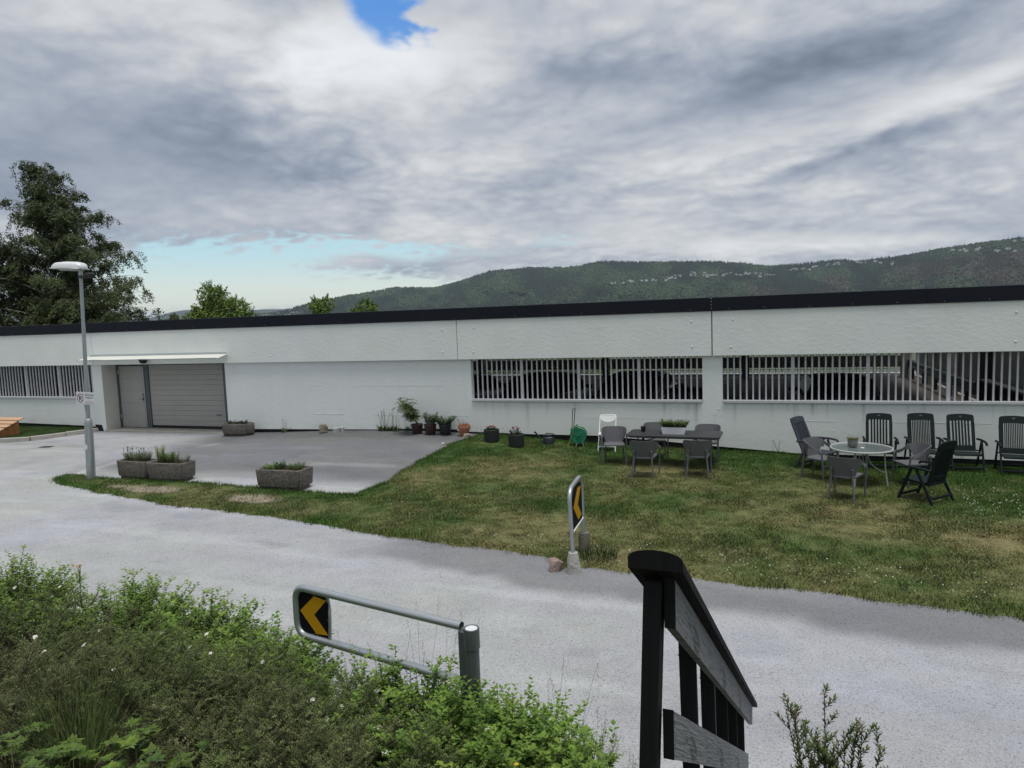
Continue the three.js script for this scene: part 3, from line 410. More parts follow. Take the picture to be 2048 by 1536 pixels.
  G('door_frame', W(merge([span(-21.24, -21.16, 0.02, T, zD - 0.08, zD + 0.03), span(-19.99, -19.82, 0.02, T, zD - 0.1, zD + 0.02), span(-16.66, -16.56, 0.02, T, zD - 0.1, zD + 0.02), span(-21.24, -16.56, 2.2, T, zD - 0.09, zD + 0.015)])), M.doorFrame);
  G('inner_wall', W(span(-16.56, -16.05, 0.02, 2.6, zD - 0.1, zD + 0.01)), M.reveal);
  const gd = G('garage_door', W(span(-19.82, -16.66, 0.1, 2.2, zD - 0.07, zD - 0.045)), M.doorFrame);
  for (let k = 0; k < 12; k++) { const y0 = 0.115 + k * 0.1735; obj('door_slat', W(rbox(3.15, 0.1695, 0.03, 0.006, -18.24, y0 + 0.0848, zD - 0.03 + (k % 4 === 3 ? 0.0015 : 0))), M.doorSkin, gd); }
  obj('seal', span(-19.82, -16.66, 0.02, 0.112, zD - 0.06, zD - 0.015), M.rubber, gd); obj('handle', rbox(0.22, 0.02, 0.03, 0.006, -16.95, 0.5, zD - 0.008), M.darkSteel, gd);
  const sd = G('side_door', W(rbox(1.12, 2.14, 0.05, 0.006, -20.58, 1.1, zD - 0.02)), M.doorFrame);
  for (let k = 0; k < 5; k++) obj('door_panel', W(rbox(1.03, 0.42, 0.014, 0.004, -20.6, 0.25 + k * 0.4235, zD + 0.008)), M.doorSkin, sd);
  obj('stile', span(-20.065, -20.02, 0.04, 2.17, zD, zD + 0.02), M.zinc, sd); obj('stile', span(-21.14, -21.115, 0.04, 2.17, zD, zD + 0.022), M.zinc, sd);
  obj('handle', [put(new THREE.CylinderGeometry(0.008, 0.008, 0.11, 8), -20.16, 1.02, zD + 0.06, 0, 0, Math.PI / 2), span(-20.13, -20.095, 0.95, 1.1, zD + 0.012, zD + 0.022), put(new THREE.CylinderGeometry(0.008, 0.008, 0.045, 8), -20.112, 1.02, zD + 0.04, Math.PI / 2)], M.darkSteel, sd); obj('lock', put(new THREE.CylinderGeometry(0.022, 0.022, 0.03, 12), -20.112, 1.17, zD + 0.025, Math.PI / 2), M.darkSteel, sd);
  for (const y of [1.95, 0.42]) obj('hinge', [put(new THREE.CylinderGeometry(0.016, 0.016, 0.13, 10), -21.15, y, zD + 0.04), span(-21.15, -21.06, y - 0.02, y + 0.02, zD + 0.03, zD + 0.036)], M.zinc, sd);
  // pale canopy over the doors, with a wavy translucent sheet
  { const g = new THREE.PlaneGeometry(5.85, 0.5, 120, 4), p = g.attributes.position; for (let i = 0; i < p.count; i++) { const x = p.getX(i), v = p.getY(i) / 0.5 + 0.5; p.setXYZ(i, x, 2.45 + 0.1 * v + (1 - v) * 0.016 * Math.sin(x * 3.1 + 2 * noise(x * 1.3 + 40, 2)), -17.52 - 0.475 * v); } g.computeVertexNormals();
    const c = G('canopy', g.translate(-18.7, 0, 0), phys([0.78, 0.79, 0.72], 0.45, { side: THREE.DoubleSide, transmission: 0.3, thickness: 0 })); obj('flashing_strip', span(-21.55, -15.82, 2.545, 2.61, -17.999, -17.985), mat([0.42, 0.46, 0.48], 0.5), c); obj('edge_rail', [rod([-21.63, 2.44, -17.52], [-15.78, 2.452, -17.52], 0.011), ...[-21.4, -19.9, -18.6, -17.3, -16].map((x) => rod([x, 2.53, -17.99], [x, 2.435, -17.54], 0.009))], M.zinc, c); }
  G('door_lamp', [lathe([[0, -0.11], [0.06, -0.1], [0.11, -0.06], [0.13, 0], [0.13, 0.03], [0, 0.03]], 20).translate(-19.1, 2.395, -17.87)], M.black);
}

// ---------------------------------------------------------------- cars standing in the garage
function loftCar(st) { // st: [z, halfWidth, yBottom, yBelt, roofHalf, yRoof]
  const ring = ([z, w, yb, yt, rw, yr]) => { const h = [[0, yb], [w * 0.9, yb], [w, yb + 0.14], [w * 1.0, (yb + yt) * 0.52], [w * 0.96, yt], [Math.min(rw + 0.05, w * 0.95), lerp(yt, yr, 0.93)], [rw * 0.8, yr], [0, yr + 0.01]]; return [...h.map(([x, y]) => [x, y, z]), ...h.slice(1, -1).reverse().map(([x, y]) => [-x, y, z])]; };
  const rs = st.map(ring), n = rs[0].length, P = rs.flat(2), idx = [];
  for (let i = 0; i < rs.length - 1; i++) for (let j = 0; j < n; j++) { const a = i * n + j, b = i * n + (j + 1) % n; idx.push(a, b, a + n, b, b + n, a + n); }
  for (let j = 1; j < n - 1; j++) { idx.push(0, j + 1, j); const o = (rs.length - 1) * n; idx.push(o, o + j, o + j + 1); }
  const g = new THREE.BufferGeometry(); g.setAttribute('position', new THREE.Float32BufferAttribute(P, 3)); g.setIndex(idx); g.computeVertexNormals(); return toCreasedNormals(g, 0.7);
}
function makeCar(label, pos, turn, paint, k, tall) {
  const t = thing('parked_car', label, 'car', pos, turn, 'cars parked in the garage'), P = phys(paint, 0.3, { clearcoat: 1, clearcoatRoughness: 0.1, metalness: 0.3 }), y = tall;
  obj('body', loftCar([[-2.12 * k, 0.72, 0.42, 0.74, 0.5, 0.8], [-2.05 * k, 0.84, 0.3, 0.95, 0.6, 1.02], [-1.85 * k, 0.89, 0.24, 0.98, 0.64, 1.25 * y], [-1.45 * k, 0.9, 0.22, 0.98, 0.66, 1.46 * y], [-0.4, 0.91, 0.22, 0.97, 0.67, 1.52 * y], [0.35, 0.91, 0.22, 0.96, 0.65, 1.47 * y], [0.75, 0.905, 0.22, 0.95, 0.6, 1.26 * y], [1.12, 0.9, 0.23, 0.94, 0.6, 0.99], [1.7 * k, 0.86, 0.26, 0.84, 0.58, 0.87], [2.05 * k, 0.78, 0.32, 0.7, 0.5, 0.74], [2.14 * k, 0.6, 0.4, 0.6, 0.4, 0.62]]), P, t);
  const quad = (a, b, c, d, th = 0.012) => { const A = [a, b, c, d].map((p) => V(...p)), n = A[1].clone().sub(A[0]).cross(A[3].clone().sub(A[0])).normalize().multiplyScalar(th), g = new THREE.BufferGeometry(), Q = [...A.map((p) => p.clone().add(n)), ...A.map((p) => p.clone().sub(n))]; g.setAttribute('position', new THREE.Float32BufferAttribute(Q.flatMap((p) => [p.x, p.y, p.z]), 3)); g.setIndex([0, 1, 2, 0, 2, 3, 4, 6, 5, 4, 7, 6, 0, 4, 1, 1, 4, 5, 1, 5, 2, 2, 5, 6, 2, 6, 3, 3, 6, 7, 3, 7, 0, 0, 7, 4]); const u = g.toNonIndexed(); u.computeVertexNormals(); return u; };
  obj('windscreen', quad([-0.74, 0.99, 1.09], [0.74, 0.99, 1.09], [0.56, 1.44 * y, 0.42], [-0.56, 1.44 * y, 0.42]), M.carGlass, t);
  obj('rear_window', quad([0.7, 1.03, -2.0 * k], [-0.7, 1.03, -2.0 * k], [-0.56, 1.42 * y, -1.56 * k], [0.56, 1.42 * y, -1.56 * k]), M.carGlass, t);
  for (const s of [-1, 1]) { obj('side_window', quad([s * 0.895, 1.0, -1.6 * k], [s * 0.895, 1.0, 0.85], [s * 0.72, 1.4 * y, 0.36], [s * 0.72, 1.42 * y, -1.4 * k]), M.carGlass, t); obj('window_trim', tube([[s * 0.9, 0.985, 0.98], [s * 0.885, 0.99, -0.4], [s * 0.885, 1.0, -1.75 * k]], 0.011, 20, 6), M.chrome, t);
    obj('mirror', [put(new THREE.SphereGeometry(0.11, 12, 8).scale(1.1, 0.75, 0.6), s * 1.0, 1.02, 0.72)], P, t); obj('headlight', put(new THREE.SphereGeometry(0.14, 12, 8).scale(1, 0.55, 0.7), s * 0.66, 0.7, 2.0 * k - 0.02), M.carGlass, t); obj('tail_light', put(new THREE.SphereGeometry(0.14, 12, 8).scale(0.7, 1, 0.5), s * 0.76, 0.86, -2.06 * k), mat([0.12, 0.01, 0.01], 0.25), t);
    for (const z of [-1.3 * k, 1.32 * k]) { const w = obj('wheel', put(new THREE.TorusGeometry(0.25, 0.085, 8, 24), s * 0.83, 0.33, z, 0, Math.PI / 2), M.rubber, t); obj('rim', put(new THREE.CylinderGeometry(0.19, 0.19, 0.1, 12), s * 0.85, 0.33, z, 0, 0, Math.PI / 2), M.zincDark, w); } }
  return t;
}
makeCar('dark estate car seen from behind through the barred opening, bright line along its window', [-6.5, 0, -22.3], R(170), [0.012, 0.012, 0.014], 1.0, 1.04);
makeCar('second dark car inside, standing next to the black pillar', [-3.55, 0, -22.4], R(172), [0.014, 0.013, 0.013], 1.02, 1.04);
makeCar('dark blue car standing alone behind the wide barred opening above the round table', [1.86, 0, -21.4], R(183), [0.010, 0.012, 0.018], 1.0, 1.02);
makeCar('low dark car bonnet behind the first bars of the opening, next to the estate car', [-9.6, 0, -22.6], R(172), [0.012, 0.012, 0.013], 1.0, 0.98);
for (const [x, label] of [[-2.32, 'dark wheeled bin behind the bars, nearer the cars'], [-1.62, 'dark wheeled bin behind the bars, close to the white pillar']]) { const t = thing('wheeled_bin', label, 'bin', [x, 0, -20.6], 0.05, 'dark bins inside the garage'); obj('body', prism([[-0.26, 0], [0.26, 0], [0.3, 1.0], [-0.3, 1.0]], 0.6, 0.02).translate(0, 0.06, -0.3), M.black, t); obj('lid', rbox(0.68, 0.08, 0.72, 0.03, 0, 1.12, 0, 0.05), M.black, t); for (const s of [-1, 1]) obj('wheel', cyl(0.1, 0.1, 0.05, s * 0.24, 0.1, -0.32, 0, Math.PI / 2), M.rubber, t); }

// ---------------------------------------------------------------- street lamp, signs, barriers, railing
{
  const t = thing('street_lamp', 'grey steel street lamp with a pale long head and thick lower sleeve', 'street lamp', [-14.93, -0.14, -12.2]); t.rotation.z = R(-3.1);
  obj('pole', cyl(0.036, 0.048, 3.55, 0, 3.1, 0, 0, 0, 20), M.zinc, t);
  obj('sleeve', lathe([[0.098, 0], [0.094, 0.7], [0.086, 1.38], [0.084, 1.44], [0.07, 1.5], [0.05, 1.52], [0, 1.52]], 24), M.zinc, t);
  obj('sticker', new THREE.CylinderGeometry(0.0935, 0.0945, 0.11, 16, 1, true, -0.75, 1.1).translate(0, 0.86, 0), M.white, t); obj('clamp', lathe([[0.093, 0.4], [0.096, 0.405], [0.096, 0.42], [0.092, 0.425]], 20), M.zinc, t);
  const head = (() => { const n = 18, st = [[-0.78, 0.02, 0.1], [-0.74, 0.085, 0.135], [-0.66, 0.13, 0.16], [-0.4, 0.15, 0.175], [-0.1, 0.15, 0.165], [0.06, 0.13, 0.14], [0.12, 0.06, 0.08]]; const P = [], I = []; for (const [x, h, w] of st) for (let k = 0; k < n; k++) { const a = k / n * 6.2832; P.push(x, Math.sin(a) > 0 ? Math.sin(a) ** 0.6 * h : Math.sin(a) * 0.012, Math.cos(a) * w); } for (let i = 0; i < st.length - 1; i++) for (let k = 0; k < n; k++) { const a = i * n + k, b = i * n + (k + 1) % n; I.push(a, b, a + n, b, b + n, a + n); } for (let k = 1; k < n - 1; k++) { I.push(0, k + 1, k, (st.length - 1) * n, (st.length - 1) * n + k, (st.length - 1) * n + k + 1); } const g = new THREE.BufferGeometry(); g.setAttribute('position', new THREE.Float32BufferAttribute(P, 3)); g.setIndex(I); g.computeVertexNormals(); return toCreasedNormals(g, 0.8); })();
  const h = obj('lamp_head', put(head, 0, 4.98, 0, 0, 0, R(-1)), M.lampShell, t); obj('diffuser', put(new THREE.SphereGeometry(0.3, 20, 8, 0, 6.283, Math.PI / 2, 0.9).scale(1.12, 0.25, 0.5), -0.36, 4.985, 0, 0, 0, R(-1)), phys([0.6, 0.62, 0.62], 0.3, { transmission: 0.5, thickness: 0 }), h);
  obj('rim', rbox(0.86, 0.018, 0.33, 0.006, -0.34, 4.975, 0, 0, 0, R(-1)), M.white, h); obj('neck', [cyl(0.045, 0.045, 0.16, 0, 4.9, 0), rbox(0.12, 0.06, 0.1, 0.02, 0.02, 4.96, 0)], M.zinc, h);
  const f = obj('floodlight', [rbox(0.2, 0.07, 0.14, 0.02, 0.14, 4.79, 0.02), rbox(0.18, 0.1, 0.16, 0.04, 0.3, 4.83, 0.03, 0, 0, 0.12)], M.black, t); obj('bracket', [rod([-0.1, 4.78, 0], [0.16, 4.8, 0], 0.016)], M.darkSteel, f);
}
{ // no-parking board
  const cv = document.createElement('canvas'); cv.width = 640; cv.height = 340; const c = cv.getContext('2d'); c.fillStyle = '#d3d5d6'; c.fillRect(0, 0, 640, 340);
  c.strokeStyle = '#5c1622'; c.lineWidth = 22; c.beginPath(); c.ellipse(132, 172, 98, 118, 0, 0, 7); c.stroke(); c.fillStyle = '#15151c'; c.font = 'bold 190px sans-serif'; c.textAlign = 'center'; c.textBaseline = 'middle'; c.fillText('P', 134, 178); c.strokeStyle = '#5c1622'; c.lineWidth = 20; c.beginPath(); c.moveTo(66, 92); c.lineTo(200, 256); c.stroke();
  c.fillStyle = '#1c2028'; c.font = 'bold 62px sans-serif'; c.fillText('PARKERING', 435, 78, 370); c.fillText('FORBUDT', 435, 150, 330); c.lineWidth = 9; c.strokeStyle = '#30343c'; for (const [y, a, b] of [[212, 385, 490], [258, 290, 600], [290, 300, 560], [312, 330, 600]]) { c.setLineDash([14, 5, 30, 6, 22, 7]); c.beginPath(); c.moveTo(a, y); c.lineTo(b, y); c.stroke(); }
  const tx = new THREE.CanvasTexture(cv); tx.colorSpace = THREE.SRGBColorSpace;
  const t = thing('parking_sign', 'white no parking board with crossed P fixed to the lamp post', 'sign', [-14.72, 1.865, -12.08], R(2)); t.rotation.z = R(-2.4);
  obj('board', [box(0.56, 0.29, 0.006, 0, 0, -0.002)], M.white, t); obj('print', new THREE.PlaneGeometry(0.556, 0.286).translate(0, 0, 0.0035), mat(null, 0.5, { map: tx }), t);
  for (const y of [0.12, -0.12]) for (const x of [-0.02, 0.1]) obj('screw', put(new THREE.CylinderGeometry(0.009, 0.009, 0.008, 8), x - 0.06, y, 0.006, Math.PI / 2), M.zinc, t);
}
{ const t = thing('pipe_stand', 'thin grey pipe standing at the foot of the white wall beside the door', 'pipe', [-21.55, 0.03, -17.75]); obj('pipe', [rod([-0.06, 0, 0], [-0.2, 0.95, -0.05], 0.024)], M.zincDark, t); obj('cap', [rod([-0.2, 0.95, -0.05], [-0.204, 0.98, -0.052], 0.028)], M.darkSteel, t); }
function chevron(w, h, th, z) { const g = prism([[-0.46 * w, 0.02 * h], [0.05 * w, 0.46 * h], [0.46 * w, 0.42 * h], [0.02 * w, 0.0], [0.46 * w, -0.42 * h], [0.06 * w, -0.46 * h]].reverse(), th); return g.translate(0, 0, z); }
{ // swing barrier by the hedge
  const a = V(-2.13, 1.075, -4.72), b = V(-3.90, 1.075, -5.10), d = b.clone().sub(a), L = d.length(), yaw = Math.atan2(-d.z, d.x);
  const y0 = land(-2.07, -4.74);
  const t = thing('swing_barrier', 'galvanised pipe barrier with black and yellow arrow panel beside the hedge', 'barrier', [a.x, y0, a.z], yaw), h = 1.075 - y0;
  obj('pipe_frame', bent([[0.02, h, 0], [L + 0.02, h, 0], [L + 0.02, h - 0.44, 0], [0.02, h - 0.44, 0]], 0.13, 0.034, 14), M.zinc, t);
  obj('upright', [tube([[L - 0.37, h - 0.02, 0], [L - 0.375, h - 0.12, 0.012], [L - 0.39, h - 0.22, 0.0], [L - 0.375, h - 0.42, 0]], 0.014, 20, 8)], M.zinc, t);
  obj('post', [rbox(0.075, h + 0.22, 0.06, 0.008, 0.0, (h - 0.22) / 2 - 0.03, 0)], M.zincDark, t);
  const s = new THREE.Shape(); { const w = 0.185, q = 0.185, r1 = 0.085; s.moveTo(-w, -q + 0.015); s.lineTo(-w, q - 0.015); s.quadraticCurveTo(-w, q, -w + 0.015, q); s.lineTo(w - r1, q); s.quadraticCurveTo(w, q, w, q - r1); s.lineTo(w, -q + r1); s.quadraticCurveTo(w, -q, w - r1, -q); s.lineTo(-w + 0.015, -q); s.quadraticCurveTo(-w, -q, -w, -q + 0.015); }
  // local x runs away from the post, so the arrow that points away from it points to +x; its faces are both printed
  const p = obj('arrow_panel', new THREE.ExtrudeGeometry(s, { depth: 0.008, bevelEnabled: false }).translate(L - 0.195, h - 0.22, -0.004), M.signBlack, t);
  for (const z of [0.0045, -0.0065]) obj('arrow', put(chevron(-0.36, 0.37, 0.002, z), L - 0.195, h - 0.22, 0), M.signYellow, p);
  for (const [x, y] of [[L - 0.2, h - 0.035], [L - 0.2, h - 0.405], [L - 0.37, h - 0.24], [L - 0.022, h - 0.22]]) obj('panel_clip', rbox(0.022, 0.03, 0.02, 0.005, x, y, 0), M.darkSteel, p);
  const b2 = thing('bollard', 'round grey steel bollard with a collared cap at the end of the barrier', 'bollard', [-2.055, land(-2.07, -4.74) - 0.25, -4.69]); const H = 1.09 - land(-2.07, -4.74) + 0.25;
  obj('tube', cyl(0.053, 0.053, H - 0.12, 0, (H - 0.12) / 2, 0, 0, 0, 28), M.zincDark, b2); obj('cap', [lathe([[0.052, H - 0.16], [0.06, H - 0.155], [0.06, H - 0.01], [0.056, H], [0.05, H - 0.002], [0.048, H - 0.012], [0, H - 0.012]], 32)], M.zincDark, b2); obj('cap_plate', [put(new THREE.CylinderGeometry(0.046, 0.046, 0.006, 28), 0, H - 0.008, 0)], M.lampShell, b2);
}
{ // arrow sign at the corner of the lawn
  const yN = plain(-2.53, -9.4), yF = plain(-2.4, -10.15), t = thing('arrow_barrier', 'narrow bent pipe barrier with yellow arrow panel on two concrete feet at the lawn edge', 'barrier', [-2.53, yN, -9.4], 0);
  const N = [0, 0, 0], F = [-0.03, yF - yN, -0.84], h = 1.2;
  obj('pipe_frame', bent([[0.02, 0.15, 0], [-0.02, h - 0.02, -0.0], [-0.05, h + 0.02, -0.82], [-0.03, 0.1, -0.84]], 0.2, 0.03, 14), M.zinc, t);
  obj('cross_bar', [rod([0.005, 0.56, -0.02], [-0.035, 0.56, -0.82], 0.014)], M.white, t);
  const yaw = Math.atan2(0.82, -0.035), P = new THREE.Group(); P.name = 'arrow_panel'; P.position.set(-0.015, 0.87, -0.42); P.rotation.y = yaw; t.add(P);
  const s = new THREE.Shape(); { const w = 0.33, q = 0.29, r1 = 0.17; s.moveTo(-w, -q); s.lineTo(-w, q - r1); s.quadraticCurveTo(-w, q, -w + r1, q); s.lineTo(w - r1, q); s.quadraticCurveTo(w, q, w, q - r1); s.lineTo(w, -q); s.lineTo(-w, -q); }
  obj('plate', new THREE.ExtrudeGeometry(s, { depth: 0.008, bevelEnabled: false }).translate(0, 0, -0.004), M.signBlack, P); for (const z of [0.0045, -0.0065]) obj('arrow', chevron(0.58, 0.52, 0.002, z), M.signYellow, P);
  const foot = (r0, r1, hh, seed) => { const g = new THREE.CylinderGeometry(r1, r0, hh, 14, 8), p = g.attributes.position; for (let i = 0; i < p.count; i++) { const x = p.getX(i), y = p.getY(i), z = p.getZ(i), k = 1 + 0.2 * (noise(Math.atan2(x, z) * 2 + seed, y * 9 + 30) - 0.5); p.setXYZ(i, x * k, y * (Math.abs(y) > hh * 0.49 ? 1 + 0.14 * (noise(x * 14 + 20, z * 14 + seed) - 0.5) : 1), z * k); } g.computeVertexNormals(); return metric(toCreasedNormals(g, 0.6)); };
  obj('concrete_foot', [foot(0.105, 0.09, 0.16, 3).translate(0.015, 0.05, 0), foot(0.09, 0.065, 0.17, 8).translate(0.015, 0.21, 0)].map((g) => metric(g)), M.concrete, t); obj('concrete_foot', foot(0.1, 0.085, 0.32, 5).translate(F[0], F[1] + 0.15, F[2]), M.concreteOld, t);
}
function rock(name, label, pos, size, c, seed, turn = 0, cut = 0.85) {
  let g = mergeVertices(new THREE.IcosahedronGeometry(1, 3).deleteAttribute('uv').deleteAttribute('normal')); const p = g.attributes.position, r = rng(seed), planes = [[1, 0, 0], [-1, 0, 0], [0, 1, 0], [0, -1, 0], [0, 0, 1], [0, 0, -1], [0.7, 0.7, 0], [0.6, -0.2, 0.7], [-0.6, 0.5, 0.6]].map(([a, b, c]) => V(a + 0.45 * (r() - 0.5), b + 0.35 * (r() - 0.5), c + 0.45 * (r() - 0.5)).normalize()), q = V(0, 0, 0);
  for (let i = 0; i < p.count; i++) { q.fromBufferAttribute(p, i); for (const n of planes) { const d = q.dot(n); if (d > cut * 0.72) q.addScaledVector(n, cut * 0.72 - d); } const k = 1 + 0.07 * (fbm(q.x * 4 + 20, q.y * 4 + q.z * 3 + 20, 3) - 0.5); p.setXYZ(i, q.x * k * size[0] * 0.7, q.y * k * size[1] * 0.7, q.z * k * size[2] * 0.7); }
  g = toCreasedNormals(g, 0.35); const m = obj(name, metric(g), mat(null, 0.95, { map: mottle(c, 0.5, 9, 256, [0.5, 0.5]), bumpMap: rough(16, 256, [0.25, 0.25]), bumpScale: 0.015 })); m.position.set(...pos); m.rotation.y = turn; return tag(m, label, 'stone');
}
rock('boulder', 'pinkish broken granite block beside the concrete foot of the arrow barrier', [-2.78, plain(-2.78, -9.42) + 0.075, -9.42], [0.21, 0.2, 0.17], [0.30, 0.225, 0.20], 7, 0.3);
rock('boulder', 'brown rounded boulder on the asphalt at the middle of the white wall', [-12.26, plain(-12.3, -17.75) + 0.15, -17.75], [0.28, 0.25, 0.22], [0.20, 0.165, 0.125], 9, 0.5);
rock('stone_block', 'flat pale stone in front of the terracotta pot', [-7.48, plain(-7.5, -17.42) + 0.07, -17.38], [0.26, 0.15, 0.15], [0.26, 0.235, 0.19], 12, 0.1);
rock('white_stone', 'small white stone lying on the asphalt near the lawn corner', [-7.85, plain(-7.85, -16.6) + 0.02, -16.6], [0.09, 0.05, 0.06], [0.62, 0.6, 0.55], 14);
rock('pebble', 'little white pebble in the grass beside the flat pale stone', [-7.05, plain(-7.05, -17.3) + 0.03, -17.3], [0.05, 0.05, 0.04], [0.6, 0.58, 0.54], 15);
{ const t = thing('grey_block', 'small pale grey block with dark slots next to the brown boulder', 'block', [-11.78, plain(-11.7, -17.75) - 0.01, -17.8], 0.25); obj('block', [metric(rbox(0.15, 0.15, 0.14, 0.01, -0.08, 0.065, 0)), metric(rbox(0.15, 0.17, 0.14, 0.01, 0.085, 0.08, 0.01))], mat(null, 0.9, { map: mottle([0.36, 0.37, 0.37], 0.25, 10, 128, [0.2, 0.2]) }), t); obj('slot', [span(0.06, 0.085, 0.03, 0.13, 0.078, 0.083)], M.black, t); }
{ // kerb stones along the grass
  const P = [[-31, -14.95], [-26, -15.28], [-23.35, -15.7], [-22.5, -15.95], [-22.15, -16.5], [-21.82, -17.25], [-21.5, -18.0]].map(([x, z]) => V(x, 0, z)), curve = new THREE.CatmullRomCurve3(P, false, 'catmullrom', 0.3), n = 11;
  const k0 = thing('kerb', 'row of grey granite kerb stones curving round the grass towards the wall', 'kerb');
  for (let i = 0; i < n; i++) { const a = curve.getPointAt(i / n), b = curve.getPointAt((i + 1) / n), d = b.clone().sub(a), m = a.clone().add(b).multiplyScalar(0.5), l = d.length() - 0.012; const g = metric(rbox(l, 0.26, 0.15, 0.018)); const o = obj('kerb_stone', g, M.concrete, k0); o.position.set(m.x, plain(m.x, m.z) + 0.005 + 0.006 * noise(i * 3.3, 2), m.z); o.rotation.y = Math.atan2(-d.z, d.x); }
}
{ // grit box
  const t = thing('grit_box', 'orange painted wooden box with a sloping slatted lid on the grass', 'box', [-24.2, plain(-23.8, -16.3) + 0.06, -16.35], R(2));
  obj('body', metric(prism([[-0.32, -0.1], [0.32, -0.1], [0.32, 0.3], [-0.32, 0.52]].map(([a, b]) => [-a, b]).reverse(), 1.5).rotateY(Math.PI / 2).translate(-0.75, 0, 0)), M.orange, t);
  for (let k = 0; k < 4; k++) { const u = k / 3; obj('lid_slat', metric(rbox(1.7, 0.03, 0.2, 0.006, 0, 0, 0)), M.lidWood, t).position.set(0.02, 0.56 - 0.25 * u, -0.34 + 0.7 * u); }
  t.children.filter((c) => c.name === 'lid_slat').forEach((c) => { c.rotation.x = 0.33; });
}
{ const t = thing('drain_grate', 'small dark drain grate in the asphalt near the kerb', 'drain', [-20.6, plain(-20.6, -15.44) + 0.002, -15.44], 0.3); obj('frame', [span(-0.3, 0.3, -0.02, 0.006, -0.2, -0.17), span(-0.3, 0.3, -0.02, 0.006, 0.17, 0.2), span(-0.3, -0.27, -0.02, 0.006, -0.169, 0.169), span(0.27, 0.3, -0.02, 0.006, -0.169, 0.169), span(-0.269, 0.269, -0.02, 0.001, -0.169, 0.169)], M.black, t); for (let k = 0; k < 8; k++) obj('bar', span(-0.24 + k * 0.066, -0.215 + k * 0.066, 0.002, 0.006, -0.168, 0.168), M.zincDark, t); t.scale.set(0.6, 1, 0.6); }
{ // stair railing, stained black, its side faces weathered grey
  const woodB = phys([1, 1, 1], 0.8, { specularIntensity: 0.35, map: texture(256, 512, (u, v) => { const k = 0.7 + 0.6 * fbm(u * 40, v * 6, 4, 40), s = sstep(0.62, 0.75, fbm(u * 5, v * 5, 4, 5)); return [0.010 * k + 0.012 * s, 0.0105 * k + 0.012 * s, 0.011 * k + 0.012 * s]; }, true, [0.6, 1.2]), bumpMap: texture(256, 256, (u, v) => fbm(u * 60, v * 5, 4, 60), false, [0.4, 0.8]), bumpScale: 0.004 });
  const woodG = mat(null, 0.75, { map: texture(1024, 512, (u, v) => { const k = 0.75 + 0.5 * fbm(u * 4, v * 60, 4, 60), knot = fbm(u * 7 + 3, v * 7, 4, 7), s = sstep(0.54, 0.7, knot) * sstep(0.4, 0.6, fbm(u * 24, v * 50, 3, 50)), cr = sstep(0.79, 0.83, noise(u * 22 + 3 * fbm(u * 3, v * 9, 2, 9), v * 70, 70)); return [0.17, 0.183, 0.19].map((x) => lerp(x * k, 0.03, Math.max(0.85 * s, 0.6 * cr))); }, true, [1.1, 0.5]), bumpMap: texture(512, 512, (u, v) => fbm(u * 5, v * 70, 4, 70), false, [0.9, 0.5]), bumpScale: 0.004 });
  const A = V(-0.285, 2.635, -1.99), B = V(-0.13, 0.42, -5.36), d = B.clone().sub(A), at = (t) => A.clone().addScaledVector(d, t), yaw = Math.atan2(d.x, d.z), ln = d.length();
  const t = thing('stair_railing', 'black wooden stair railing with weathered grey boards and a rounded handrail', 'railing', [A.x, land(A.x, A.z), A.z]), o = t.position;
  const rel = (v) => [v.x - o.x, v.y - o.y, v.z - o.z];
  // boards are sheared along the slope so that their ends stand upright
  const board = (y0, y1, x0, x1, t0, t1) => { const g = new THREE.BoxGeometry(1, 1, 1, 1, 1, 24), p = g.attributes.position, uv = g.attributes.uv; for (let i = 0; i < p.count; i++) { const k = lerp(t0, t1, 0.5 - p.getZ(i)), c = at(k), py = p.getY(i); const nx = Math.cos(yaw), nz = -Math.sin(yaw), w = lerp(x0, x1, p.getX(i) + 0.5); p.setXYZ(i, c.x - nx * w - o.x, c.y + lerp(y0, y1, p.getY(i) + 0.5) - o.y, c.z - nz * w - o.z); uv.setXY(i, k * ln, py * (y1 - y0)); } g.computeVertexNormals(); return g; };
  const side = -1; // the board side that faces up the slope to the right
  const newel = obj('newel_post', metric(rbox(0.05, 4.3, 0.1, 0.004, 0, 0, 0)), woodB, t); newel.rotation.z = R(-2.3); newel.position.set(-0.008 - Math.sin(R(2.3)) * 2.15, 2.635 - 2.15 - o.y, 0);
  obj('rail_board', board(-0.155, -0.012, 0.024, 0.052, -0.004, 1), woodG, t); obj('rail_board', board(-0.55, -0.40, 0.010, 0.038, 0.004, 0.93), woodG, t);
  { // end grain of both boards, stained black
    obj('board_end', board(-0.157, -0.010, 0.022, 0.0525, -0.0075, -0.0045), woodB, t); obj('board_end', board(-0.552, -0.398, 0.008, 0.0385, 0.0005, 0.0035), woodB, t); }
  { const pr = []; for (let i = 0; i <= 10; i++) { const a = Math.PI * i / 10; pr.push([Math.cos(a) * 0.076, Math.sin(a) * 0.026 + 0.024]); } pr.push([-0.076, -0.006], [0.076, -0.006]); const s = new THREE.Shape(pr.map(([x, y]) => new THREE.Vector2(x, y))); const g = new THREE.ExtrudeGeometry(s, { depth: 1, bevelEnabled: false, steps: 20 }), p = g.attributes.position; for (let i = 0; i < p.count; i++) { const k = lerp(-0.022, 1.02, p.getZ(i)), c = at(k), x = p.getX(i) - 0.008; p.setXYZ(i, c.x + Math.cos(yaw) * x - o.x, c.y + p.getY(i) - o.y, c.z - Math.sin(yaw) * x - o.z); } obj('handrail', metric(toCreasedNormals(g, 0.5)), woodB, t); }
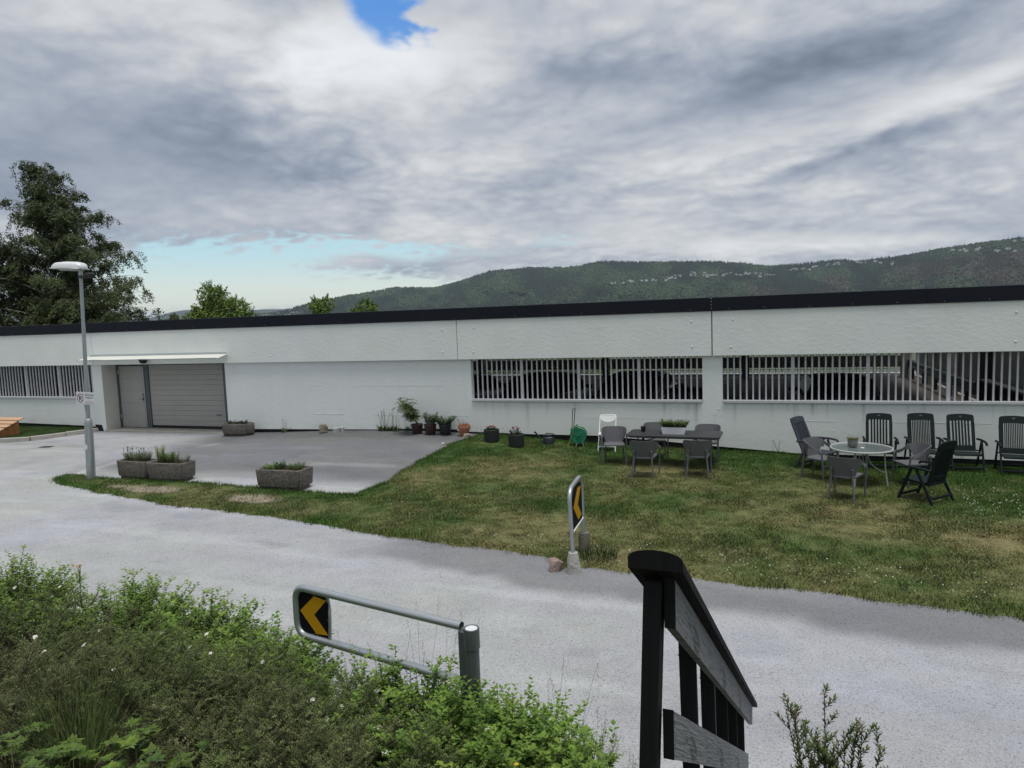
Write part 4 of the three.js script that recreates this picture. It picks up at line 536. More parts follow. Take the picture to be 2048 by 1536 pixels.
  { const L = []; for (const [y, x] of [[-0.05, 0.0535], [-0.12, 0.0535], [-0.44, 0.0395], [-0.51, 0.0395]]) for (let i = 0; i < 6; i++) { const k = (0.08 + 0.6 * i) / 3.37, c = at(k); L.push(put(new THREE.SphereGeometry(0.0035, 6, 4), c.x + Math.cos(yaw) * x * -1 * -1 - o.x, c.y + y - o.y, c.z - Math.sin(yaw) * x - o.z)); } obj('nail_heads', L, M.darkSteel, t).userData.kind = 'stuff'; }
  for (let i = 0; i < 5; i++) { const k = (0.68 + 0.6 * i) / 3.37, c = at(k); const b = obj('baluster', metric(rbox(0.062, 1.5, 0.042, 0.003, 0, 0, 0)), woodB, t); b.position.set(c.x - o.x - 0.006, c.y - 0.77 - o.y, c.z - o.z); b.rotation.z = R(1.2); }
}

// ---------------------------------------------------------------- garden furniture
const gy = (x, z) => plain(x, z) + 0.02;
function strip(path, halfT, f) { // an upright band along a plan curve: f(u) gives [bottom, top, lean] at u in -1..1
  const n = 48, P = [], I = [];
  for (let i = 0; i <= n; i++) { const u = -1 + 2 * i / n, [x, z, nx, nz] = path(u), [b, t, lb, lt] = f(u); for (const [o, y] of [[-halfT + lb, b], [halfT + lb, b], [halfT + lt, t], [-halfT + lt, t]]) P.push(x + nx * o, y, z + nz * o); }
  for (let i = 0; i < n; i++) for (let k = 0; k < 4; k++) { const a = i * 4 + k, b = i * 4 + (k + 1) % 4; I.push(a, a + 4, b, b, a + 4, b + 4); }
  I.push(0, 1, 2, 0, 2, 3); const e = n * 4; I.push(e, e + 2, e + 1, e, e + 3, e + 2);
  const g = new THREE.BufferGeometry(); g.setAttribute('position', new THREE.Float32BufferAttribute(P, 3)); g.setIndex(I); g.computeVertexNormals(); return toCreasedNormals(g, 0.8);
}
function makeTub() { // moulded armchair, facing +z
  const t = thing('resin_armchair', 'x', 'armchair', [0, 0, 0], 0, 'grey moulded armchairs on the lawn'), W = 0.262, D0 = -0.2, D1 = 0.22, rad = 0.17;
  const path = (u) => { // U in plan: arm, back, arm
    const L1 = D1 - (D0 + rad), La = Math.PI / 2 * rad, Lb = 2 * (W - rad), tot = 2 * L1 + 2 * La + Lb; let s = (u + 1) / 2 * tot;
    if (s < L1) return [-W, D1 - s, -1, 0]; s -= L1; if (s < La) { const a = s / rad; return [-(W - rad) - rad * Math.cos(a), D0 + rad - rad * Math.sin(a), -Math.cos(a), -Math.sin(a)]; } s -= La; if (s < Lb) return [-(W - rad) + s, D0, 0, -1]; s -= Lb; if (s < La) { const a = s / rad; return [(W - rad) + rad * Math.sin(a), D0 + rad - rad * Math.cos(a), Math.sin(a), -Math.cos(a)]; } s -= La; return [W, D0 + rad + s, 1, 0];
  };
  obj('backrest', metric(strip(path, 0.009, (u) => { const a = Math.abs(u), top = lerp(0.815, 0.655, sstep(0.3, 0.92, a)), low = a < 0.36 ? 0.43 : lerp(0.43, top - 0.065, sstep(0.34, 0.58, a)); return [low, top, a < 0.36 ? -0.03 : lerp(-0.03, 0.035, sstep(0.36, 0.6, a)), lerp(0.055, 0.015, a)]; })), M.resin, t);
  { const s = new THREE.Shape(), w = 0.235; s.moveTo(-w + 0.04, 0.27); s.lineTo(w - 0.04, 0.27); s.quadraticCurveTo(w, 0.27, w, 0.22); s.lineTo(w - 0.02, -0.12); s.quadraticCurveTo(w - 0.05, -0.2, 0, -0.2); s.quadraticCurveTo(-w + 0.05, -0.2, -w + 0.02, -0.12); s.lineTo(-w, 0.22); s.quadraticCurveTo(-w, 0.27, -w + 0.04, 0.27); obj('seat', metric(new THREE.ExtrudeGeometry(s, { depth: 0.02, bevelEnabled: true, bevelSize: 0.008, bevelThickness: 0.008, bevelSegments: 2 }).rotateX(Math.PI / 2).translate(0, 0.45, 0)), M.resin, t); }
  const leg = (pts, r0, r1) => { const L = []; for (let i = 0; i < pts.length - 1; i++) { const n = pts.length - 1; L.push(rod(pts[i], pts[i + 1], lerp(r0, r1, i / n), lerp(r0, r1, (i + 1) / n), 10)); } return L; };
  for (const s of [-1, 1]) { obj('leg', leg([[s * 0.262, -0.03, 0.27], [s * 0.276, 0.4, 0.255], [s * 0.285, 0.6, 0.235], [s * 0.283, 0.635, 0.19]], 0.016, 0.021), M.resin, t); obj('leg', leg([[s * 0.235, -0.03, -0.27], [s * 0.2, 0.3, -0.215], [s * 0.185, 0.47, -0.2], [s * 0.19, 0.6, -0.215]], 0.016, 0.022), M.resin, t); }
  return t;
}
const tub = makeTub(); let tubUsed = false;
function placeTub(x, z, fx, fz, label) { const o = tubUsed ? dup(tub, [0, 0, 0], 0) : tub; tubUsed = true; o.position.set(x, gy(x, z), z); o.rotation.y = Math.atan2(fx, fz); o.userData.label = label; return o; }
placeTub(-3.27, -16.2, 0.2, 0.98, 'grey moulded armchair in front of the white folding chair, seat towards the lawn');
placeTub(-2.39, -15.05, 0.03, -1, 'grey moulded armchair, back to the road, at the hose reel end of the long table');
placeTub(-1.31, -15.38, -0.05, -1, 'grey moulded armchair, back to the road, at the long table below the white flower box');
placeTub(-2.42, -17.0, 0.15, 1, 'grey moulded armchair behind the long table, between the black pot and the white flower box');
placeTub(-1.22, -17.0, -0.1, 1, 'grey moulded armchair behind the long table, beyond the white flower box');
placeTub(1.08, -15.7, 0.8, 0.55, 'grey moulded armchair at the round glass table beside the faded blue recliner');
placeTub(1.44, -14.2, 0.38, -0.92, 'grey moulded armchair with its back to the road at the round glass table');
placeTub(2.8, -15.55, -0.93, 0.35, 'grey moulded armchair turned sideways between the round glass table and the recliners');

function makeRecliner(label, wide, material, backTilt = 0.27) {
  const t = thing('recliner', label, 'recliner', [0, 0, 0], 0, 'dark folding recliners by the wall'), m = material;
  const B = new THREE.Group(); B.name = 'backrest'; B.position.set(0, 0.4, -0.2); B.rotation.x = -backTilt; t.add(B);
  const w = 0.255, h = 0.77; // the back panel: frame with an arched top, and slats
  const sh = new THREE.Shape(); sh.moveTo(-w, 0.02); sh.lineTo(-w - 0.004, h * 0.74); sh.lineTo(-w + 0.0, h * 0.76); sh.lineTo(-w + 0.004, h - 0.06); sh.quadraticCurveTo(-w + 0.006, h - 0.014, -w + 0.05, h - 0.008); sh.quadraticCurveTo(0, h + 0.024, w - 0.05, h - 0.008); sh.quadraticCurveTo(w - 0.006, h - 0.014, w - 0.004, h - 0.06); sh.lineTo(w, h * 0.76); sh.lineTo(w + 0.004, h * 0.74); sh.lineTo(w, 0.02); sh.lineTo(-w, 0.02);
  const i0 = wide ? 0.205 : 0.185, b0 = 0.1, b1 = h - (wide ? 0.125 : 0.135), hole = new THREE.Path(); hole.moveTo(-i0, b0); hole.lineTo(i0, b0); hole.lineTo(i0, b1 - 0.012); hole.quadraticCurveTo(0, b1 + 0.012, -i0, b1 - 0.012); hole.lineTo(-i0, b0); sh.holes.push(hole);
  obj('frame', metric(new THREE.ExtrudeGeometry(sh, { depth: 0.02, bevelEnabled: true, bevelSize: 0.005, bevelThickness: 0.006, bevelSegments: 2 }).translate(0, 0, -0.01)), m, B);
  const n = wide ? 6 : 11, pitch = 2 * i0 / (n + (wide ? 1 : 1)) , sw = wide ? pitch * 0.62 : pitch * 0.66; const sg = clean(metric(rbox(sw, b1 - b0 + 0.03, 0.016, 0.004)));
  for (let k = 0; k < n; k++) { const s = obj('slat', sg, m, B); s.position.set((k - (n - 1) / 2) * pitch * (wide ? 1.0 : 1.0), (b0 + b1) / 2, 0); }
  obj('emblem', prism([[-0.034, 0], [0, 0.011], [0.034, 0], [0, -0.011]].reverse(), 0.003).translate(0, h - 0.045, 0.0165), M.greyPot, B);
  { const sp = [[-0.22, 0.365], [-0.1, 0.385], [0.1, 0.4], [0.24, 0.405], [0.29, 0.39], [0.29, 0.372], [0.22, 0.378], [0.1, 0.372], [-0.1, 0.357], [-0.22, 0.34]]; obj('seat', metric(prism(sp.map(([z, y]) => [-z, y]).reverse(), 0.48, 0.006).rotateY(Math.PI / 2).translate(-0.24, 0.0, 0)), m, t); }
  for (const s of [-1, 1]) {
    obj('armrest', [tube([[s * 0.31, 0.625, -0.3], [s * 0.315, 0.645, -0.1], [s * 0.315, 0.65, 0.12], [s * 0.315, 0.635, 0.26], [s * 0.315, 0.605, 0.31]], 0.024, 24, 10).scale(1.0, 1, 1)], m, t);
    obj('leg', [bar([s * 0.285, 0.63, 0.08], [s * 0.285, -0.03, 0.34], 0.036, 0.05, 0.01)], m, t); obj('leg', [bar([s * 0.315, 0.63, -0.02], [s * 0.315, -0.03, -0.36], 0.034, 0.05, 0.01)], m, t);
  }
  obj('stretcher', [bar([-0.28, 0.11, 0.285], [0.28, 0.11, 0.285], 0.03, 0.045, 0.01)], m, t); obj('stretcher', [bar([-0.31, 0.12, -0.285], [0.31, 0.12, -0.285], 0.03, 0.045, 0.01)], m, t);
  obj('hinge_bar', [bar([-0.3, 0.4, -0.19], [0.3, 0.4, -0.19], 0.03, 0.03, 0.008)], m, t);
  return t;
}
const recW = makeRecliner('dark green recliner with seven wide slots behind the round glass table', true, M.recliner), recN = makeRecliner('dark green recliner with many narrow slots standing between two wide slotted ones', false, M.recliner);
const setAt = (o, x, z, fx, fz) => { o.position.set(x, gy(x, z) - 0.01, z); o.rotation.y = Math.atan2(fx, fz); return o; };
setAt(recW, 2.40, -16.98, -0.06, 1); setAt(recN, 3.26, -17.12, 0.0, 1);
setAt(dup(recW, [0, 0, 0], 0, 'dark green recliner with seven wide slots between two narrow slotted recliners by the wall'), 4.02, -17.1, 0.03, 1);
setAt(dup(recN, [0, 0, 0], 0, 'dark green recliner with narrow slots, last of the row and cut by the photo edge'), 4.90, -16.95, -0.12, 1);
setAt(dup(recN, [0, 0, 0], 0, 'black recliner standing alone on the lawn, its back turned to the row by the wall'), 2.78, -14.42, -0.66, -0.6);
setAt(makeRecliner('faded blue black recliner turned sideways near the wall under the bars', false, M.reclinerFaded, 0.4), 1.12, -16.6, 0.84, 0.54);

{ // long folding table
  const t = thing('long_table', 'long dark folding table with rounded corners on the lawn', 'table', [-1.9, gy(-1.9, -16.25) , -16.27], R(-2)), top = 0.735;
  const s = new THREE.Shape(), w = 1.03, d = 0.43, r = 0.09; s.moveTo(-w + r, -d); s.lineTo(w - r, -d); s.quadraticCurveTo(w, -d, w, -d + r); s.lineTo(w, d - r); s.quadraticCurveTo(w, d, w - r, d); s.lineTo(-w + r, d); s.quadraticCurveTo(-w, d, -w, d - r); s.lineTo(-w, -d + r); s.quadraticCurveTo(-w, -d, -w + r, -d);
  obj('tabletop', metric(new THREE.ExtrudeGeometry(s, { depth: 0.03, bevelEnabled: true, bevelSize: 0.006, bevelThickness: 0.006, bevelSegments: 2 }).rotateX(Math.PI / 2).translate(0, top, 0)), M.tableTop, t);
  for (const x of [-1, 1]) for (const z of [-1, 1]) obj('leg', [rod([x * 0.76, top - 0.03, z * 0.33], [x * 0.82, -0.03, z * 0.34], 0.015, 0.017, 10)], M.darkSteel, t);
  for (const x of [-1, 1]) { obj('leg_brace', [rod([x * 0.775, 0.55, -0.33], [x * 0.775, 0.55, 0.33], 0.011), rod([x * 0.78, 0.5, 0], [x * 0.2, top - 0.04, 0], 0.011)], M.darkSteel, t); }
  obj('apron', [bar([-0.95, top - 0.045, 0.36], [0.95, top - 0.045, 0.36], 0.025, 0.03), bar([-0.95, top - 0.045, -0.36], [0.95, top - 0.045, -0.36], 0.025, 0.03)], M.darkSteel, t);
}
{ // round glass table
  const x = 1.85, z = -15.45, t = thing('round_table', 'round glass garden table with a pale metal rim and curved legs', 'table', [x, gy(x, z), z]), top = 0.72, r = 0.56;
  obj('glass_top', put(new THREE.CylinderGeometry(r - 0.012, r - 0.012, 0.006, 56), 0, top, 0), phys([0.25, 0.30, 0.30], 0.12, { transmission: 0.55, thickness: 0, specularIntensity: 1 }), t);
  obj('rim', [put(new THREE.TorusGeometry(r, 0.017, 10, 64).scale(1, 1, 1.25), 0, top - 0.004, 0, Math.PI / 2)], M.tableMetal, t);
  obj('hole_ring', [put(new THREE.TorusGeometry(0.028, 0.006, 8, 20), 0.02, top + 0.004, 0, Math.PI / 2)], M.white, t);
  for (let k = 0; k < 4; k++) { const a = R(20) + k * Math.PI / 2, c = Math.cos(a), s = Math.sin(a), p = (q, y) => [c * q, y, s * q]; obj('leg', [tube([p(0.42, top - 0.01), p(0.43, 0.5), p(0.45, 0.25), p(0.49, -0.03)], 0.0145, 24, 8)], M.tableMetal, t); obj('curved_brace', [tube([p(0.15, top - 0.03), p(0.12, 0.58), p(0.18, 0.42), p(0.34, 0.3), p(0.44, 0.27)], 0.011, 24, 8)], M.tableMetal, t); }
  obj('lower_ring', [put(new THREE.TorusGeometry(0.15, 0.011, 8, 32), 0, top - 0.06, 0, Math.PI / 2)], M.tableMetal, t);
}
{ // white folding chair
  const t = thing('folding_chair', 'white metal folding chair standing by the wall behind a grey armchair', 'chair', [-3.68, gy(-3.68, -17.4), -17.38], R(4));
  obj('backrest', metric(prism([[-0.19, 0], [-0.15, -0.07], [-0.05, -0.105], [0.05, -0.105], [0.15, -0.07], [0.19, 0], [0.19, 0.05], [-0.19, 0.05]], 0.01, 0.003).rotateX(-0.25).translate(0, 0.8, -0.215)), M.white, t);
  obj('back_frame', bent([[-0.215, -0.03, 0.2], [-0.2, 0.87, -0.24], [0.2, 0.87, -0.24], [0.215, -0.03, 0.2]], 0.05, 0.012), M.white, t);
  obj('seat', metric(rbox(0.39, 0.02, 0.36, 0.008, 0, 0.44, 0.03)), M.white, t);
  for (const s of [-1, 1]) obj('leg', [rod([s * 0.185, 0.45, 0.16], [s * 0.195, -0.03, -0.26], 0.011)], M.white, t);
  obj('stretcher', [rod([-0.195, 0.06, -0.19], [0.195, 0.06, -0.19], 0.009), rod([-0.21, 0.12, 0.13], [0.21, 0.12, 0.13], 0.009)], M.white, t);
}
{ // hose reel
  const t = thing('hose_reel', 'green garden hose reel with a tall looped handle by the wall', 'hose reel', [-4.48, gy(-4.5, -17.6), -17.62], R(9)), y = 0.3;
  const disc = (z, n) => { const L = [put(new THREE.CylinderGeometry(0.2, 0.2, 0.018, 32), 0, y, z, Math.PI / 2), put(new THREE.TorusGeometry(0.195, 0.016, 8, 36), 0, y, z)]; for (let k = 0; k < 5; k++) { const a = k * 1.2566 + 0.4; L.push(put(new THREE.TorusGeometry(0.04, 0.008, 6, 18), Math.cos(a) * 0.115, y + Math.sin(a) * 0.115, z + 0.012)); } return L; };
  obj('drum_side', disc(0.12), M.hoseGreen, t); obj('drum_side', disc(-0.12), M.hoseGreen, t); obj('hub', [put(new THREE.CylinderGeometry(0.045, 0.055, 0.29, 16), 0, y, 0, Math.PI / 2)], M.hoseGreen, t); obj('crank', [put(new THREE.CylinderGeometry(0.02, 0.02, 0.05, 10), 0, y, 0.16, Math.PI / 2), bar([0, y, 0.16], [0.06, y + 0.05, 0.16], 0.018, 0.02), rod([0.06, y + 0.05, 0.15], [0.06, y + 0.05, 0.22], 0.012)], M.hoseGreen, t);
  obj('hose', [0.07, 0.105, 0.14, 0.17].flatMap((r) => [-0.08, -0.04, 0, 0.04, 0.08].map((z) => put(new THREE.TorusGeometry(r, 0.013, 6, 28), 0, y, z))), M.hoseYellow, t);
  obj('hose_end', [tube([[-0.05, y + 0.27, 0.14], [-0.1, y + 0.2, 0.15], [-0.13, y + 0.05, 0.15], [-0.19, y - 0.06, 0.15], [-0.22, y - 0.16, 0.16], [-0.27, 0.02, 0.2]], 0.009, 30, 6)], M.hoseYellow, t);
  obj('handle', [bent([[-0.155, y + 0.15, 0.1], [-0.13, 0.98, 0.08], [-0.08, 0.98, -0.08], [-0.13, y + 0.15, -0.1]], 0.05, 0.01)], M.darkSteel, t); obj('bracket', [rbox(0.06, 0.12, 0.3, 0.01, -0.16, y + 0.13, 0), bar([-0.16, y + 0.1, 0.13], [0, y, 0.135], 0.02, 0.03), rod([-0.08, y + 0.24, 0.12], [0.0, y + 0.29, 0.16], 0.016)], M.hoseGreen, t);
  obj('cradle', [bar([-0.19, y - 0.05, 0.13], [-0.05, y - 0.2, 0.13], 0.02, 0.04), bar([-0.05, y - 0.2, 0.13], [0.15, y - 0.15, 0.13], 0.02, 0.03)], M.hoseGreen, t);
  for (const [a, b] of [[[-0.03, y - 0.18, 0.13], [-0.07, -0.03, 0.16]], [[0.1, y - 0.15, 0.13], [0.15, -0.03, 0.16]], [[0.12, y - 0.14, -0.13], [0.19, -0.03, -0.16]], [[-0.18, y - 0.05, -0.13], [-0.24, -0.03, -0.16]]]) obj('leg', [rod(a, b, 0.008)], M.zinc, t);
}
{ // watering can
  const t = thing('watering_can', 'black plastic watering can with a long spout by the wall', 'watering can', [-5.28, gy(-5.3, -17.5) - 0.01, -17.55], R(-4));
  obj('body', [lathe([[0, 0], [0.15, 0], [0.155, 0.02], [0.15, 0.06], [0.152, 0.07], [0.14, 0.17], [0.125, 0.2], [0.08, 0.215], [0, 0.215]], 28).scale(1, 1, 0.72), lathe([[0.1, 0.2], [0.11, 0.245], [0.1, 0.25]], 20).scale(1, 1, 0.7).translate(-0.03, 0, 0)], M.navyPot, t);
  obj('spout', [tube([[-0.12, 0.06, 0], [-0.19, 0.1, 0], [-0.26, 0.22, 0], [-0.33, 0.29, 0]], 0.019, 20, 8)], M.navyPot, t); obj('rose', [put(new THREE.CylinderGeometry(0.035, 0.016, 0.05, 14), -0.35, 0.305, 0, 0, 0, 1.1)], M.navyPot, t);
  obj('handle', bent([[-0.08, 0.2, 0], [-0.06, 0.3, 0], [0.17, 0.29, 0], [0.185, 0.1, 0], [0.13, 0.06, 0]], 0.04, 0.013), M.navyPot, t);
}

// ---------------------------------------------------------------- leaves and stems
class Leaves { // many small folded leaves in one mesh
  constructor() { this.p = []; this.c = []; this.n = []; this.i = []; }
  // a leaf at o along unit direction d, its upper side towards up u; fold sinks the midrib
  add(o, d, u, len, wid, col, fold = 0.18) {
    let sx = d.y * u.z - d.z * u.y, sy = d.z * u.x - d.x * u.z, sz = d.x * u.y - d.y * u.x; const l = Math.hypot(sx, sy, sz) || 1; sx *= wid / 2 / l; sy *= wid / 2 / l; sz *= wid / 2 / l;
    const k = this.p.length / 3, m = 0.45 * len, f = fold * wid, nx = u.x, ny = u.y, nz = u.z;
    this.p.push(o.x, o.y, o.z, o.x + d.x * m + sx + nx * f, o.y + d.y * m + sy + ny * f, o.z + d.z * m + sz + nz * f, o.x + d.x * len, o.y + d.y * len, o.z + d.z * len, o.x + d.x * m - sx + nx * f, o.y + d.y * m - sy + ny * f, o.z + d.z * m - sz + nz * f);
    const q = 0.8 / Math.max(wid, 1e-4), ex = sx * q, ey = sy * q, ez = sz * q; this.n.push(nx, ny, nz, nx - ex, ny - ey, nz - ez, nx, ny, nz, nx + ex, ny + ey, nz + ez);
    for (let j = 0; j < 4; j++) this.c.push(col[0], col[1], col[2]); this.i.push(k, k + 1, k + 2, k, k + 2, k + 3);
  }
  geo() { const g = new THREE.BufferGeometry(); g.setAttribute('position', new THREE.Float32BufferAttribute(this.p, 3)); g.setAttribute('normal', new THREE.Float32BufferAttribute(this.n, 3)); g.setAttribute('color', new THREE.Float32BufferAttribute(this.c, 3)); g.setIndex(this.i); return g; }
}
class Stems { constructor() { this.p = []; this.n = []; this.i = []; this.uv = []; }
  add(pts, r0, r1, sides = 4) { const k0 = this.p.length / 3, n = pts.length; for (let i = 0; i < n; i++) { const a = pts[Math.max(0, i - 1)], b = pts[Math.min(n - 1, i + 1)], d = b.clone().sub(a).normalize(), s = Math.abs(d.y) > 0.9 ? V(1, 0, 0) : V(0, 1, 0), u = s.cross(d).normalize(), w = d.clone().cross(u), r = lerp(r0, r1, i / (n - 1)); for (let j = 0; j < sides; j++) { const t = j / sides * 6.2832, c = Math.cos(t), q = Math.sin(t), x = u.x * c + w.x * q, y = u.y * c + w.y * q, z = u.z * c + w.z * q; this.p.push(pts[i].x + x * r, pts[i].y + y * r, pts[i].z + z * r); this.n.push(x, y, z); this.uv.push(j / sides * 6.28 * r0, pts[i].y); } } for (let i = 0; i < n - 1; i++) for (let j = 0; j < sides; j++) { const a = k0 + i * sides + j, b = k0 + i * sides + (j + 1) % sides; this.i.push(a, b, a + sides, b, b + sides, a + sides); } }
  geo() { const g = new THREE.BufferGeometry(); g.setAttribute('position', new THREE.Float32BufferAttribute(this.p, 3)); g.setAttribute('normal', new THREE.Float32BufferAttribute(this.n, 3)); g.setAttribute('uv', new THREE.Float32BufferAttribute(this.uv, 2)); g.setIndex(this.i); return g; }
}
const dirOf = (yaw, up) => { const c = Math.cos(up); return V(Math.cos(yaw) * c, Math.sin(up), Math.sin(yaw) * c); };
const shade = (c, k) => [c[0] * k, c[1] * k, c[2] * k];
const mixc = (a, b, t) => [lerp(a[0], b[0], t), lerp(a[1], b[1], t), lerp(a[2], b[2], t)];
// an arching shoot: points from o, starting along d, bending by droop
function shoot(o, d, len, droop, n, r) { const P = [o.clone()], q = d.clone(), p = o.clone(); for (let i = 0; i < n; i++) { q.x += (r() - 0.5) * 0.12; q.z += (r() - 0.5) * 0.12; q.y -= droop / n; q.normalize(); p.addScaledVector(q, len / n); P.push(p.clone()); } return P; }
function leafShoot(LV, P, gap, size, ratio, col, r, opt = {}) { // leaves in a spiral along a shoot
  let acc = opt.from ?? 0.2, a = r() * 6.28; const total = (P.length - 1); const seg = P[0].distanceTo(P[1]); const o = V(0, 0, 0), d = V(0, 0, 0), u = V(0, 0, 0), t = V(0, 0, 0);
  for (let s = acc * total * seg; s < total * seg; s += gap * (0.7 + 0.6 * r())) { const i = Math.min(total - 1, Math.floor(s / seg)), f = s / seg - i; o.copy(P[i]).lerp(P[i + 1], f); t.copy(P[i + 1]).sub(P[i]).normalize(); a += 2.4; const e = opt.angle ?? 0.75; d.set(Math.cos(a), 0.15 * (r() - 0.3), Math.sin(a)); d.addScaledVector(t, e).normalize(); u.set(-d.x * 0.5, 1, -d.z * 0.5).addScaledVector(t, 0.3); u.addScaledVector(d, -u.dot(d)).normalize(); const k = size * (0.65 + 0.6 * r()) * (s > 0.85 * total * seg ? 0.7 : 1); LV.add(o, d, u, k, k * ratio, shade(col(s / (total * seg)), 0.75 + 0.5 * r())); }
}
const PL = { // plants
  spirea(name, label, [x, z], h, rad, n, seed, parentY = land) { const r = rng(seed), y = parentY(x, z) - 0.04, t = thing(name, label, 'shrub', [x, y, z], 0, undefined), LV = new Leaves(), ST = new Stems(), FL = new Leaves();
    for (let i = 0; i < n; i++) { const a = r() * 6.28, q = Math.sqrt(r()), o = V(Math.cos(a) * rad * 0.4 * q, 0, Math.sin(a) * rad * 0.4 * q), len = h * (1.1 - 0.34 * q * q) * (i % 12 === 0 ? 1.0 + 0.1 * r() : 0.72 + 0.26 * r()), P = shoot(o, dirOf(a, 1.5 - 0.85 * q), len, 0.25, 6, r); ST.add(P, 0.004, 0.0015); const tone = r(), cf = (s) => mixc([0.036, 0.082, 0.011], mixc([0.095, 0.195, 0.014], [0.165, 0.26, 0.028], tone), 0.2 + 0.8 * s), sz = { from: 0.12, angle: 0.45 }; leafShoot(LV, P, 0.0125, 0.047, 0.64, cf, r, sz);
      for (let k = 2; k < 6; k++) { const S = shoot(P[k].clone().lerp(P[k + 1], r()), dirOf(r() * 6.28, 0.35 + 0.6 * r()), 0.09 + 0.1 * r(), -0.2, 3, r); leafShoot(LV, S, 0.0125, 0.046, 0.64, (s) => cf(0.15 + 0.14 * k + 0.2 * s), r, sz); }
      if (r() < 0.06) { const e = P[6]; for (let k = 0; k < 16; k++) FL.add(e.clone().add(V((r() - 0.5) * 0.045, 0.005 + 0.01 * r(), (r() - 0.5) * 0.045)), dirOf(r() * 6.28, 0.1), V(0, 1, 0), 0.011, 0.011, [0.62, 0.63, 0.5]); } }
    obj('stems', ST.geo(), M.twig, t).userData.kind = 'stuff'; obj('foliage', LV.geo(), M.glossLeaf, t).userData.kind = 'stuff'; if (FL.p.length) obj('blossoms', FL.geo(), M.leaf, t).userData.kind = 'stuff'; return t; },
  potentilla(name, label, [x, z], h, rad, n, seed, flowers = 3, tone = 0) { const r = rng(seed), y = land(x, z) - 0.05, t = thing(name, label, 'shrub', [x, y, z]), LV = new Leaves(), ST = new Stems(), U = V(0, 1, 0);
    const tips = []; for (let i = 0; i < n; i++) { const a = r() * 6.28, q = Math.sqrt(r()), o = V(Math.cos(a) * rad * 0.3 * q, 0, Math.sin(a) * rad * 0.3 * q), len = h * (1.08 - 0.26 * q * q) * (0.74 + 0.3 * r()), P = shoot(o, dirOf(a, 1.5 - 1.0 * q), len, 0.25, 7, r); ST.add(P, 0.0035, 0.001); tips.push(P[7]);
      const side = [P]; for (let k = 3; k < 7; k++) for (let m = 0; m < 3; m++) { const S = shoot(P[k].clone().lerp(P[k + 1], r()), dirOf(r() * 6.28, 0.3 + 0.8 * r()), 0.07 + 0.08 * r(), -0.05, 3, r); ST.add(S, 0.0015, 0.0008, 3); side.push(S); }
      const warm = r(); side.forEach((S, si) => leafShoot(LV, S, si ? 0.0042 : 0.009, 0.016, 0.46, (s) => shade(mixc(mixc([0.048, 0.078, 0.026], [0.16, 0.22, 0.062], s), [0.19, 0.16, 0.09], clamp(tone + 0.4 * sstep(0.78, 1, warm))), 0.75 + 0.5 * warm), r, { from: si ? 0.05 : 0.3, angle: 0.6 })); }
    obj('stems', ST.geo(), M.twig, t).userData.kind = 'stuff'; obj('foliage', LV.geo(), M.leaf, t).userData.kind = 'stuff';
    for (let k = 0; k < flowers; k++) { const e = tips[Math.floor(r() * tips.length)], F = new Leaves(), ax = V((r() - 0.5) * 0.9, 1, 0.7 * r()).normalize(); for (let j = 0; j < 5; j++) { const d = dirOf(j * 1.257 + r(), 0.15); d.addScaledVector(ax, -d.dot(ax)).normalize(); F.add(V(0, 0, 0), d, ax, 0.021, 0.022, [0.75, 0.73, 0.68], 0.1); } const f = obj('flower', F.geo(), M.leaf, t); f.position.copy(e).addScaledVector(ax, 0.01); }
    return t; },
  grassClump(name, label, [x, z], h, n, spread, seed, heads = 0.3, straw = 0.3, yf = land, wide = 0.009, dim = 1) { const r = rng(seed), t = thing(name, label, 'grass clump', [x, yf(x, z) - 0.03, z]), LV = new Leaves(), ST = new Stems(), HD = new Leaves();
    for (let i = 0; i < n; i++) { const a = r() * 6.28, q = Math.sqrt(r()) * spread, o = V(Math.cos(a) * q, 0, Math.sin(a) * q), seedy = r() < heads, len = h * (seedy ? 0.8 + 0.3 * r() : 0.35 + 0.4 * r()), P = shoot(o, dirOf(a, 1.25 + 0.3 * r()), len, seedy ? 0.1 : 0.6 + 0.6 * r(), 6, r); const c = shade(mixc([0.075, 0.14, 0.03], [0.22, 0.18, 0.09], straw * r() * 1.6), 0.7 + 0.5 * r());
      if (seedy) { ST.add(P, 0.0018, 0.0009, 3); const top = P[6]; for (let k = 0; k < 26; k++) { const s = k / 26, p = top.clone().add(V(0, -0.22 * h * s, 0)), w = 0.02 + 0.05 * s * (1 - s) * 2; HD.add(p.add(V((r() - 0.5) * w, 0, (r() - 0.5) * w)), dirOf(r() * 6.28, 0.7), V(0.5, 0.5, 0.5), 0.011, 0.004, [0.13, 0.115, 0.075]); } }
      else for (let k = 0; k < 6; k++) { const d = P[k + 1].clone().sub(P[k]), l = d.length(); d.normalize(); LV.add(P[k], d, V(Math.cos(i * 2.4), 0.25, Math.sin(i * 2.4)).normalize(), l * 1.3, wide * (1 - k / 8), shade(c, dim), 0.05); } }
    if (LV.p.length) obj('blades', LV.geo(), M.leaf, t).userData.kind = 'stuff'; if (ST.p.length) { obj('stalks', ST.geo(), M.greenStem, t).userData.kind = 'stuff'; obj('seed_heads', HD.geo(), M.leaf, t).userData.kind = 'stuff'; } return t; },
};
